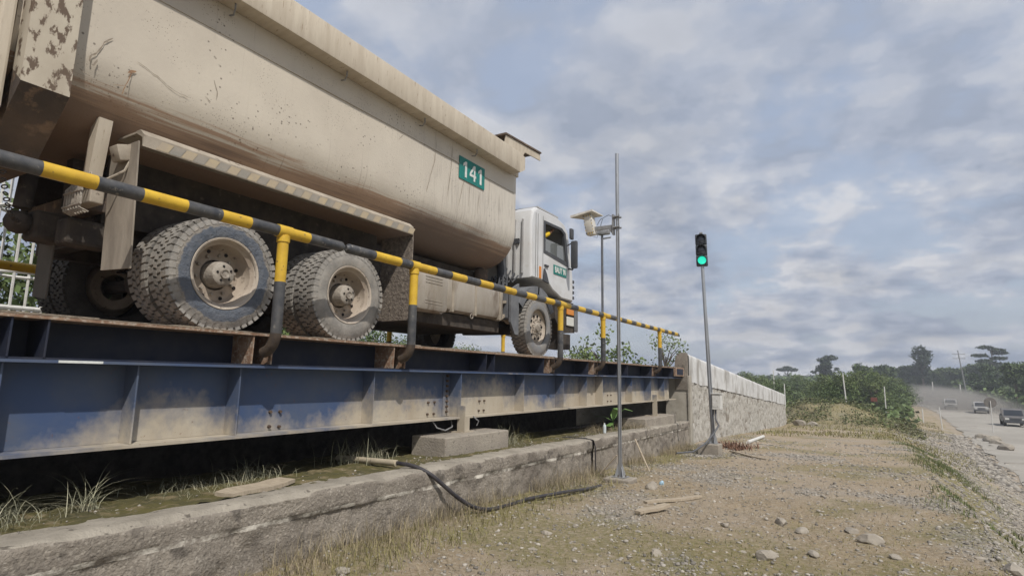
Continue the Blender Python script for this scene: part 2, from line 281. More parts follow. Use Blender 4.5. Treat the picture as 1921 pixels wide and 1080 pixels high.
# ------------------------------------------------------------------ mesh builder
class MB:
    def __init__(s): s.v = []; s.f = []; s.m = []
    def add(s, vs, fs, mi=0):
        k = len(s.v); s.v += [tuple(p) for p in vs]
        for f in fs: s.f.append(tuple(i+k for i in f)); s.m.append(mi)
        return s
    def box(s, x0, x1, y0, y1, z0, z1, mi=0, rot=None, ctr=None, bev=0):
        if x0 > x1: x0, x1 = x1, x0
        if y0 > y1: y0, y1 = y1, y0
        if z0 > z1: z0, z1 = z1, z0
        if bev:
            bm = bmesh.new(); bmesh.ops.create_cube(bm, size=1)
            for v in bm.verts: v.co = Vector(((x0+x1)/2+v.co.x*(x1-x0), (y0+y1)/2+v.co.y*(y1-y0), (z0+z1)/2+v.co.z*(z1-z0)))
            bmesh.ops.bevel(bm, geom=bm.edges[:], offset=bev, segments=2, profile=.5, affect='EDGES')
            vs = [v.co.copy() for v in bm.verts]; bm.verts.index_update(); fs = [[v.index for v in f.verts] for f in bm.faces]; bm.free()
        else:
            vs = [Vector(p) for p in ((x0, y0, z0), (x1, y0, z0), (x1, y1, z0), (x0, y1, z0), (x0, y0, z1), (x1, y0, z1), (x1, y1, z1), (x0, y1, z1))]
            fs = [(0, 3, 2, 1), (4, 5, 6, 7), (0, 1, 5, 4), (1, 2, 6, 5), (2, 3, 7, 6), (3, 0, 4, 7)]
        if rot is not None:
            c = Vector(ctr or ((x0+x1)/2, (y0+y1)/2, (z0+z1)/2)); vs = [rot @ (v-c)+c for v in vs]
        return s.add(vs, fs, mi)
    def tube(s, pts, r, n=10, mi=0, cap=True, mis=None, aspect=1):
        pts = [Vector(p) for p in pts]; rr = r if isinstance(r, (list, tuple)) else [r]*len(pts); rings = []; k = len(s.v)
        up = None
        for i, p in enumerate(pts):
            d = (pts[min(i+1, len(pts)-1)]-pts[max(i-1, 0)]).normalized()
            if up is None: up = Vector((0, 0, 1)) if abs(d.z) < .9 else Vector((1, 0, 0))
            a = d.cross(up).normalized(); b = a.cross(d).normalized(); up = b
            for j in range(n):
                t = 2*PI*j/n; s.v.append(tuple(p+(a*math.cos(t)*aspect+b*math.sin(t))*rr[i]))
        for i in range(len(pts)-1):
            for j in range(n):
                j2 = (j+1) % n; s.f.append((k+i*n+j, k+i*n+j2, k+(i+1)*n+j2, k+(i+1)*n+j)); s.m.append(mis[i] if mis else mi)
        if cap:
            s.f.append(tuple(k+j for j in range(n))[::-1]); s.m.append(mis[0] if mis else mi)
            e = k+(len(pts)-1)*n; s.f.append(tuple(e+j for j in range(n))); s.m.append(mis[-1] if mis else mi)
        return s
    def prism(s, poly, ax, a0, a1, mi=0):      # polygon in the plane across axis ax ('x': (y,z), 'y': (x,z), 'z': (x,y))
        def P(q, a): return (a, q[0], q[1]) if ax == 'x' else (q[0], a, q[1]) if ax == 'y' else (q[0], q[1], a)
        n = len(poly); vs = [P(q, a0) for q in poly]+[P(q, a1) for q in poly]
        fs = [tuple(range(n))[::-1], tuple(range(n, 2*n))]+[(i, (i+1) % n, n+(i+1) % n, n+i) for i in range(n)]
        return s.add(vs, fs, mi)
    def lathe(s, prof, ctr, axis='x', n=32, mi=0, mis=None, sgn=1):   # prof: (radius, offset along axis)
        k = len(s.v); m = len(prof); c = Vector(ctr)
        for j in range(n):
            t = 2*PI*j/n; a, b = math.cos(t), math.sin(t)
            for r, o in prof:
                o *= sgn
                p = Vector((o, a*r, b*r)) if axis == 'x' else Vector((a*r, o, b*r)) if axis == 'y' else Vector((a*r, b*r, o))
                s.v.append(tuple(c+p))
        for j in range(n):
            j2 = (j+1) % n
            for i in range(m-1): s.f.append((k+j*m+i, k+j2*m+i, k+j2*m+i+1, k+j*m+i+1)); s.m.append(mis[i] if mis else mi)
        return s
    def ico(s, c, r, sub=1, jit=0, mi=0, sc=(1, 1, 1)):
        bm = bmesh.new(); bmesh.ops.create_icosphere(bm, subdivisions=sub, radius=1)
        vs = [Vector(c)+Vector((v.co.x*sc[0], v.co.y*sc[1], v.co.z*sc[2]))*r*(1+random.uniform(-jit, jit)) for v in bm.verts]
        bm.verts.index_update(); fs = [[v.index for v in f.verts] for f in bm.faces]; bm.free(); return s.add(vs, fs, mi)
    def build(s, name, mats, parent=None, smooth=False, loc=None, autos=None):
        me = bpy.data.meshes.new(name)
        if loc is None: loc = wl(parent) if parent else Vector((0, 0, 0))
        loc = Vector(loc); vs = [(p[0]-loc.x, p[1]-loc.y, p[2]-loc.z) for p in s.v]
        me.from_pydata(vs, [], s.f)
        if isinstance(mats, str): mats = [mats]
        for m in mats: me.materials.append(MATS[m])
        me.polygons.foreach_set('material_index', s.m)
        bm = bmesh.new(); bm.from_mesh(me); bmesh.ops.recalc_face_normals(bm, faces=bm.faces[:]); bm.to_mesh(me); bm.free()
        o = bpy.data.objects.new(name, me); COL.objects.link(o)
        if parent: o.parent = parent; o.location = loc-wl(parent)
        else: o.location = loc
        if smooth:
            me.polygons.foreach_set('use_smooth', [True]*len(me.polygons))
            try: me.set_sharp_from_angle(angle=R(autos or 38))
            except Exception: pass
        return o
def wl(o):
    v = Vector((0, 0, 0))
    while o: v = v+o.location; o = o.parent
    return v
def tag(o, label=None, cat=None, group=None, kind=None):
    for k, v in (('label', label), ('category', cat), ('group', group), ('kind', kind)):
        if v: o[k] = v
    return o
def thing(name, label, cat, loc, group=None):
    o = bpy.data.objects.new(name, None); COL.objects.link(o); o.location = loc; o.empty_display_size = .2
    return tag(o, label, cat, group)
def dup(o, parent=None):
    c = o.copy(); COL.objects.link(c)
    if parent: c.parent = parent
    for ch in list(o.children): dup(ch, c)
    return c
def npmesh(name, V, Fq, mats, mi=None, smooth=False, parent=None):
    me = bpy.data.meshes.new(name); V = np.asarray(V, np.float32); Fq = np.asarray(Fq, np.int32); k = Fq.shape[1]
    me.vertices.add(len(V)); me.vertices.foreach_set('co', V.ravel()); me.loops.add(Fq.size); me.loops.foreach_set('vertex_index', Fq.ravel())
    me.polygons.add(len(Fq)); me.polygons.foreach_set('loop_start', np.arange(0, Fq.size, k, dtype=np.int32))
    try: me.polygons.foreach_set('loop_total', np.full(len(Fq), k, np.int32))
    except Exception: pass
    for m in ([mats] if isinstance(mats, str) else mats): me.materials.append(MATS[m])
    if mi is not None: me.polygons.foreach_set('material_index', np.asarray(mi, np.int32))
    if smooth: me.polygons.foreach_set('use_smooth', np.ones(len(Fq), bool))
    me.update(calc_edges=True); me.validate()
    o = bpy.data.objects.new(name, me); COL.objects.link(o)
    if parent: o.parent = parent
    return o
def grid_faces(nu, nv):
    i, j = np.meshgrid(np.arange(nu-1), np.arange(nv-1), indexing='ij'); a = (i*nv+j).ravel()
    return np.stack([a, a+nv, a+nv+1, a+1], 1)

# ------------------------------------------------------------------ terrain
EY = [-4, 1.2, 6, 9, 17.7]; EX = [-4.12, -3.99, -3.84, -3.98, -4.47]; EZ = [.55, .55, .55, .485, .29]
def edge_x(y): return np.interp(y, EY, EX)
def edge_z(y): return np.interp(y, EY, EZ)
RY = [0, 15, 40, 71, 107, 250, 600]; RLX = [3.2, 4.4, 5.6, 7.0, 8.6, 10.5, 10]; RRX = [17, 17.5, 17.5, 17.3, 18.2, 20, 20]
def base_h(x, y):
    x = np.asarray(x, float); y = np.asarray(y, float)
    p = np.interp(y, [-50, 6, 9, 15.3, 17.7, 43, 60, 90, 3000], [0, 0, -.09, -.31, -.37, -1.35, -1.75, -2.3, -2.5])
    crest = np.interp(y, [-20, 8, 20, 35, 60, 90], [.95, 1.0, 1.2, 1.0, .5, 2]) + .18*fbm(y*.5, y*0+3., 3)*2
    foot = np.interp(y, RY, RLX)
    t = np.clip((x-crest)/np.maximum(foot-crest, .5), 0, 1)
    road = -2.62
    h = p+(road-p)*(t*.85+.15*sm(0, 1, t))
    h = np.where(x > foot, road, h)
    # far right shoulder rises again beyond the road
    rr = np.interp(y, RY, RRX)
    h = h+np.clip((x-rr)/25, 0, 1)*2.2
    # bank of soil against the ledge
    ex = edge_x(y); bank = np.interp(y, [-4, 2, 3.3, 6, 9, 12], [.0, .0, .05, .05, .02, 0])
    h = h+bank*np.clip(1-(x-ex-.05)/.7, 0, 1)*(y < 17)
    # mounds in front of the shrubs beyond the wall
    def mound(cx, cy, rx, ry, hh): return hh*np.exp(-((x-cx)/rx)**2-((y-cy)/ry)**2)
    h = h+mound(-1.9, 50, 2.2, 5, 1.35)+mound(-4.6, 52, 1.8, 4, 1.0)+mound(.2, 56, 1.6, 6, .8)
    # left side behind the weighbridge
    h = h+sm(-9, -16, x)*(1.6)*sm(60, 20, y)
    return h
def ground_h(x, y):
    x = np.asarray(x, float); y = np.asarray(y, float)
    d = np.hypot(x, y)
    h = base_h(x, y)
    foot = np.interp(y, RY, RLX)
    off = 1-sm(foot-.5, foot+.4, x)*(x < 22)
    amp = off*(1-.6*sm(20, 60, d))
    h = h+amp*(.10*fbm(x*.45+9, y*.45, 4)+.055*fbm(x*2.2, y*2.2, 5)+.022*fbm(x*9, y*9, 3))
    h = h+.55*fbm(x*1.1+7, y*.55+3, 4)*sm(40, 46, y)*sm(75, 60, y)*sm(-8, -6, x)*sm(3.5, 1.5, x)
    slope = sm(.9, 1.6, x)*off*sm(60, 30, y)
    h = h+slope*.12*fbm(x*1.7+40, y*1.7+4, 5)
    return h
def warp(n, a, b, lim):
    u = np.linspace(-1, 1, n); return a*np.sinh(b*u)/np.sinh(b)*lim/a
def build_ground():
    xs = np.concatenate([warp(420, 1, 6.3, 900)-1.2]); ys = warp(900, 1, 6.0, 2400)+4.5
    ys = ys[ys > -60]
    X, Y = np.meshgrid(xs, ys, indexing='ij'); Z = ground_h(X, Y)
    under = (X < edge_x(Y)-.12) & (X > -8.3) & (Y > -6) & (Y < 18.5); Z = np.where(under, -.45, Z)
    V = np.stack([X.ravel(), Y.ravel(), Z.ravel()], 1)
    m = bpy.data.materials.new('ground_soil'); MATS['ground_soil'] = m
    o = npmesh('ground', V, grid_faces(len(xs), len(ys)), 'ground_soil', smooth=True)
    # colour zones: r grass, g grey gravel, b pale soil
    x, y = V[:, 0], V[:, 1]; d = np.hypot(x, y)
    n1 = fbm(x*.55+3, y*.55+8, 5); n2 = fbm(x*1.6+13, y*1.6, 5); n3 = fbm(x*.9+30, y*.5+5, 4)
    grass = sm(.0, .15, n1+.35*n2)*.7
    grass = np.maximum(grass, .9*sm(.75, .1, np.abs(x-edge_x(y)-.3))*(y < 17.7)*sm(-.12, .08, n2+.02))
    foot = np.interp(y, RY, RLX); t = (x-1.0)/(foot-1.0)
    grass = np.where((t > .02) & (t < .9), np.maximum(grass*.6, sm(.22, .04, np.abs(t-.20+.2*n3))*sm(28, 16, y)*sm(7, 9.5, y)), grass)
    grass = np.where((y > 34) & (x < foot-2.5), np.maximum(grass, sm(34, 48, y)*.8), grass)
    grass = np.where((x > np.interp(y, RY, RRX)+.3), 1, grass); grass = np.where((x < -9), 1, grass); grass = np.where(y > 130, 1, grass)
    isroad = (x > foot-.3) & (x < np.interp(y, RY, RRX)+.3) & (y < 600)
    gravel = sm(.0, .16, fbm(x*.8+55, y*.8+2, 5)+.22*sm(-.6, 1.1, x)*(y < 12)-.06+.25*((t > .3) & (t < 1.05))*(y < 60))
    grass = np.where(isroad, 0, grass); gravel = np.where(isroad, .35, gravel)
    a = o.data.color_attributes.new('zones', 'FLOAT_COLOR', 'POINT'); C = np.ones((len(x), 4), np.float32)
    C[:, 0] = grass; C[:, 1] = gravel; C[:, 2] = sm(-.1, .12, n3); a.data.foreach_set('color', C.ravel())
    m.use_nodes = True; N = m.node_tree.nodes; L = m.node_tree.links; b = N['Principled BSDF']; b.inputs['Roughness'].default_value = 1; b.inputs['Specular IOR Level'].default_value = .1
    at = N.new('ShaderNodeAttribute'); at.attribute_name = 'zones'; sp = N.new('ShaderNodeSeparateColor'); L.new(at.outputs[0], sp.inputs[0])
    tc = N.new('ShaderNodeTexCoord')
    def nz(s, d=8, r=.62):
        t = N.new('ShaderNodeTexNoise'); t.inputs['Scale'].default_value = s; t.inputs['Detail'].default_value = d; t.inputs['Roughness'].default_value = r; L.new(tc.outputs['Object'], t.inputs[0]); return t.outputs[0]
    def rg(src, a, z):
        r = N.new('ShaderNodeMapRange'); r.inputs[1].default_value = a; r.inputs[2].default_value = z; L.new(src, r.inputs[0]); return r.outputs[0]
    def mx(f, A, B):
        q = N.new('ShaderNodeMixRGB'); L.new(f, q.inputs[0]) if not isinstance(f, float) else setattr(q.inputs[0], 'default_value', f)
        for i, v in ((1, A), (2, B)):
            if isinstance(v, tuple): q.inputs[i].default_value = (*v, 1)
            else: L.new(v, q.inputs[i])
        return q.outputs[0]
    def mul(a, b_):
        q = N.new('ShaderNodeMath'); q.operation = 'MULTIPLY'; L.new(a, q.inputs[0])
        if isinstance(b_, float): q.inputs[1].default_value = b_
        else: L.new(b_, q.inputs[1])
        return q.outputs[0]
    soil = mx(rg(nz(5), .32, .68), (.34, .265, .175), (.25, .20, .135))
    soil = mx(rg(nz(26), .48, .62), soil, (.39, .33, .255))
    soil = mx(mul(rg(sp.outputs[2], 0, 1), .5), soil, (.37, .31, .245))
    grav = mx(rg(nz(34), .38, .6), (.40, .375, .335), (.19, .175, .155))
    gr = mx(rg(nz(13), .3, .7), (.20, .175, .07), (.13, .13, .045))
    col = mx(mul(sp.outputs[1], rg(nz(9), .25, .6)), soil, grav)
    col = mx(mul(sp.outputs[0], rg(nz(17), .30, .58)), col, gr)
    L.new(col, b.inputs['Base Color'])
    bp = N.new('ShaderNodeBump'); bp.inputs['Strength'].default_value = 1; bp.inputs['Distance'].default_value = .03; L.new(nz(30, 8, .7), bp.inputs['Height']); L.new(bp.outputs[0], b.inputs['Normal'])
    tag(o, kind='structure'); return o
ground = build_ground()
# haul road ribbon, 4 mm and more above the flat shoulder
ys = np.concatenate([np.arange(4, 120, 1.5), np.arange(120, 420, 6)]); us = np.linspace(0, 1, 18); V = []
for y in ys:
    l = np.interp(y, RY, RLX)+.15*math.sin(y*.9)+.1*math.sin(y*2.3)+.4; r = np.interp(y, RY, RRX)-.3
    for u in us: V.append((l+(r-l)*u, y, -2.585+.05*math.sin(PI*u)+.02*math.sin(y*.3+u*9)))
tag(npmesh('road', V, grid_faces(len(ys), len(us)), 'road_dust', smooth=True), kind='structure')

# ------------------------------------------------------------------ concrete ledge
def ledge():
    root = thing('concrete_ledge', 'low rough concrete retaining ledge running along below the blue weighbridge', 'ledge', (-4, 2, 0))
    for (ya, yb) in ((-3.5, 9.36), (9.39, 17.62)):
        ys = np.arange(ya, yb+.001, .032); prof = []
        for s in np.linspace(0, .40, 12): prof.append((-.40+s, 0, 0))             # top, inward -> edge
        for s in np.linspace(.01, .16, 6): prof.append((.012, -s, 1))
        for s in np.linspace(.165, .19, 2): prof.append((.009, -s, 2))
        for s in np.linspace(.2, 1.2, 30): prof.append((.008, -s, 3))
        V = []; P = np.array(prof); nv = len(P)
        for y in ys:
            ex, ez = edge_x(y), edge_z(y); x = ex+P[:, 0]; z = ez+P[:, 1]; k = P[:, 2]
            yy = np.full(nv, y)
            rough = np.where(k == 0, .0, np.where(k == 1, .018, np.where(k == 2, .03, .05)))
            dx = rough*(fbm(yy*3, z*3+9, 5)*1.6+fbm(yy*14, z*14, 4)*1.0)
            if True: dx += np.where(k == 3, -.02*np.clip(fbm(yy*.8+4, z*1.2+9, 3)*4, 0, 1), 0)
            dz = np.where(k == 0, .018*fbm(yy*5, x*9, 4)+.02*fbm(yy*1.3, x*2+3, 3)-.02*sm(-.2, -.40, P[:, 0]), 0)
            edge = np.exp(-((P[:, 0]**2+P[:, 1]**2)/.0009)); dz = dz-.03*edge*np.clip(fbm(yy*4+77, x*0+2, 4)*3+.5, 0, 1.3); dx = dx-.03*edge*np.clip(fbm(yy*6+7, x*0+5, 4)*3+.4, 0, 1)
            V += list(zip(x+dx, yy, z+dz))
        F = grid_faces(len(ys), nv); kk = P[:, 2][(F[:, 0] % nv)]
        o = npmesh('wall_section', V, F, ['concrete_rough', 'concrete_top', 'lime_line'], mi=np.where(kk == 0, 1, np.where(kk == 2, 2, 0)), smooth=True, parent=root)
        o.location = -root.location
    # mossy floor strip and the dark pit under the deck
    ys = np.arange(-3.5, 17.6, .05); xs_ = np.linspace(0, 1, 26); V = []
    for y in ys:
        xi = edge_x(y)-.26; x = xi+(-5.75-xi)*xs_; V += list(zip(x, np.full(26, y), edge_z(y)-.016+.045*fbm(x*4, y+x*0, 4)+.03*fbm(x*20, y*20+x*0, 3)-.04*xs_))
    o = npmesh('moss_strip', V, grid_faces(len(ys), 26), 'moss_floor', smooth=True, parent=root); o.location = -root.location
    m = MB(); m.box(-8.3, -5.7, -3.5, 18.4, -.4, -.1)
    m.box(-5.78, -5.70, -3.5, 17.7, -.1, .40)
    m.build('pit_floor', 'pit_shade', root)
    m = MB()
    m.box(-8.35, -8.1, -3.5, 17.6, -.1, 1.5); m.build('pit_light_block', 'pit_shade', root)  # dark wall added to stop light showing through behind the deck
    m = MB(); m.box(-8.35, -4.1, -3.9, -3.5, -.3, .5); m.build('end_wall', 'concrete_rough', root)
ledge()
def block(x0, x1, y0, y1, z0, z1, label, m='concrete_block', name='concrete_block'):
    b = MB(); b.box(x0, x1, y0, y1, z0, z1, bev=.015)
    o = b.build(name, m, None, loc=((x0+x1)/2, (y0+y1)/2, z0)); tag(o, label, 'footing'); return o
block(-4.92, -4.38, 5.75, 7.22, .45, .75, 'concrete footing block under the nearest support strut of the weighbridge')
block(-5.1, -4.46, 13.6, 16.2, .22, .56, 'concrete footing block under the far end strut of the weighbridge')

# ------------------------------------------------------------------ weighbridge
DZ = 1.848
def weighbridge():
    root = thing('weighbridge', 'long blue steel vehicle weighbridge carrying the dump truck, dusty girder panels', 'weighbridge', (-6.2, 8, .9))
    Y0, Y1 = -3.0, 17.85
    m = MB(); m.box(-7.9, -4.65, Y0, Y1, DZ-.022, DZ); m.build('deck_plate', 'steel_rust', root)
    # rough edge dirt lip on top
    m = MB(); y = Y0
    while y < Y1:
        l = random.uniform(.15, .7); m.box(-4.75-random.uniform(0, .05), -4.648, y, min(y+l, Y1), DZ+.001, DZ+.004+random.random()*.012); y += l
    tag(m.build('dirt_lip', 'deck_dirt', root), kind='stuff')
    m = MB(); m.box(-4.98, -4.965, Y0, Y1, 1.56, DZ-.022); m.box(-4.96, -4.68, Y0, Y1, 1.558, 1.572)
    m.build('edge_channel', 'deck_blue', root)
    def upplate(y, w=.012, mt='deck_blue'):
        b = MB(); b.prism([(-4.963, DZ-.023), (-4.662, DZ-.023), (-4.672, 1.573), (-4.963, 1.573)], 'y', y-w/2, y+w/2)
        b.build('stiffener_plate', mt, root)
    for y in (1.505, 1.704, 7.03, 7.25, 8.81, 10.70, 11.0, 12.51, 12.97, 14.78, 16.73, -.6): upplate(y)
    for y in (3.345, 5.18, 9.11, 11.08, 14.98):     # post boxes: two plates and an elbow pocket
        upplate(y-.10, .014, 'steel_rust'); upplate(y+.10, .014, 'steel_rust')
    # main girder
    m = MB(); m.box(-4.885, -4.87, Y0, 17.0, .955, 1.535); m.build('girder_web', 'girder_blue', root)
    m = MB(); m.box(-5.08, -4.65, Y0, Y1, 1.537, 1.557); m.build('top_flange', 'girder_blue', root)
    m = MB(); m.box(-5.08, -4.66, Y0, 17.0, .93, .953); m.build('bottom_flange', 'girder_blue', root)
    for y in (-1.2, .4, 1.5, 2.32, 3.17, 4.82, 8.2, 9.66, 10.70, 11.53, 13.36, 14.79, 15.98):
        b = MB(); b.box(-4.868, -4.70, y-.006, y+.006, .955, 1.535); b.build('stiffener', 'girder_blue', root)
    # bolted splice above the strut
    b = MB(); b.box(-4.868, -4.855, 6.28, 6.42, .96, 1.53); b.box(-4.855, -4.665, 6.42, 6.435, .956, 1.534); b.build('splice_plate', 'girder_blue', root)
    for i in range(8):
        b = MB(); z = 1.02+.068*i; b.lathe([(0, .03), (.017, .03), (.019, 0)], (-4.856, 6.35, z), 'x', 6); b.build('bolt', 'bolt_rust', root)
    for (ya, za) in ((3.62, 1.128), (3.73, 1.126), (3.62, .992), (3.73, .984), (6.11, 1.15), (5.98, 1.15), (6.10, 1.0), (5.97, 1.0), (7.16, 1.137), (7.29, 1.139), (7.15, 1.0), (7.28, 1.0),
                     (9.76, 1.136), (9.91, 1.134), (9.76, 1.0), (9.91, 1.0), (12.2, 1.13), (12.4, 1.13), (12.2, 1.0), (12.4, 1.0)):
        b = MB(); b.lathe([(0, .024), (.015, .024), (.017, 0)], (-4.87, ya, za), 'x', 6); b.build('bolt', 'bolt_rust', root)
    # support struts
    for (ya, zb) in ((6.42, .75), (14.9, .56)):
        b = MB(); b.box(-4.70, -4.58, ya-.01, ya+.01, zb, 1.1); b.box(-4.71, -4.66, ya, ya+.22, zb, .93); b.box(-4.95, -4.6, ya-.04, ya+.24, zb, zb+.015)
        b.build('support_strut', 'girder_blue', root)
    b = MB(); b.tube([(-4.72, 5.9, .93), (-4.68, 5.95, .84), (-4.66, 6.1, .80), (-4.7, 6.3, .83), (-4.8, 6.4, .93)], .009, 6); b.tube([(-4.66, 6.72, .95), (-4.62, 6.8, .88), (-4.65, 6.8, .82)], .009, 6)
    b.build('cable_loop', 'galv_dull', root)
    # second girder, cross beams
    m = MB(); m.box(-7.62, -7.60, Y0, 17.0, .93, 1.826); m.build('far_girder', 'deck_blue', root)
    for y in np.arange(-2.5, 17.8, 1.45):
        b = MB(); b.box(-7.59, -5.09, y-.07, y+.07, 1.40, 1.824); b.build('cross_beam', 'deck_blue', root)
    # end beam at the pier
    m = MB(); m.box(-4.645, -4.58, 16.75, 17.62, 1.60, 1.85); m.build('end_beam', 'steel_rust', root)
    m = MB(); m.box(-4.578, -4.57, 16.85, 17.5, 1.64, 1.81); m.build('end_panel', 'deck_blue', root)
    # white paint mark
    m = MB(); m.box(-4.649, -4.645, 1.78, 2.05, 1.539, 1.556); m.build('paint_mark', 'white_print', root)
    for y in np.arange(3, 17, 1.7):
        if random.random() < .6:
            b = MB(); b.prism([(-4.9, 1.557), (-4.66, 1.557), (-4.66, 1.50)], 'y', y, y+.01); 
    return root
weighbridge()

# ------------------------------------------------------------------ striped handrails
def handrail(x, y0, y1, posts, first_dark, edges, label, zr=2.785, side=1, group=None, r=.052):
    root = thing('guard_rail', label, 'guard rail', (x, (y0+y1)/2, DZ), group)
    pts = [(x, y0, zr)]; mis = []; dark = first_dark
    ys = [y for y in edges if y0 < y < y1]+[y1]
    pts = [(x, y0-.035, zr), (x, y0, zr)]; rad = [r*.55, r]; mis = [int(dark)]
    for y in ys: pts.append((x, y, zr)); rad.append(r); mis.append(int(dark)); dark = not dark
    pts.append((x, y1+.035, zr)); rad.append(r*.55); mis.append(mis[-1])
    MB().tube(pts, rad, 18, mis=mis).build('top_rail', ['rail_yellow', 'rail_black'], root, True)
    for y in posts:
        x2 = x-.16*side
        path = [(x, y, zr-.02), (x, y, zr-.35), (x, y, zr-.47), (x, y, DZ+.0), (x-.010*side, y, DZ-.05), (x-.035*side, y, DZ-.10), (x-.08*side, y, DZ-.145), (x2+.01*side, y, DZ-.17)]
        MB().tube(path, r*.96, 16, mis=[0, 0, 1, 2, 2, 2, 2]).build('post', ['rail_yellow', 'rail_black', 'rail_grime'], root, True)
        MB().tube([(x, y-.075, zr), (x, y+.075, zr)], r*1.13, 16, cap=True).tube([(x, y, zr-.04), (x, y, zr-.10)], r*1.13, 16).build('tee_joint', 'rail_yellow', root, True)
    return root
e1 = [-1.5, -1.2, -.9, -.6, -.3, 0, .3, .6, .9, 1.2, 1.48, 1.80, 2.10, 2.43, 2.72, 2.99, 3.33, 3.62]
handrail(-4.5, -2.0, 4.03, [3.345, -.2], False if sum(1 for e in e1 if e < 1.4) % 2 else True, e1, 'nearer black and yellow striped pipe handrail on the near side of the weighbridge')
e2 = [4.50, 4.91, 5.21, 5.56]+list(np.arange(5.88, 16.7, .325))
handrail(-4.5, 4.13, 16.72, [5.18, 9.11, 11.08, 14.98], True, e2, 'farther and longer black and yellow striped handrail, ending above the pier')
handrail(-8.05, -2.0, 16.7, [.2, 4.9, 8.6, 12.9, 16.2], True, list(np.arange(-1.2, 16.5, .9)), 'striped pipe handrail on the far side of the deck, seen under the truck', zr=2.62, side=-1)

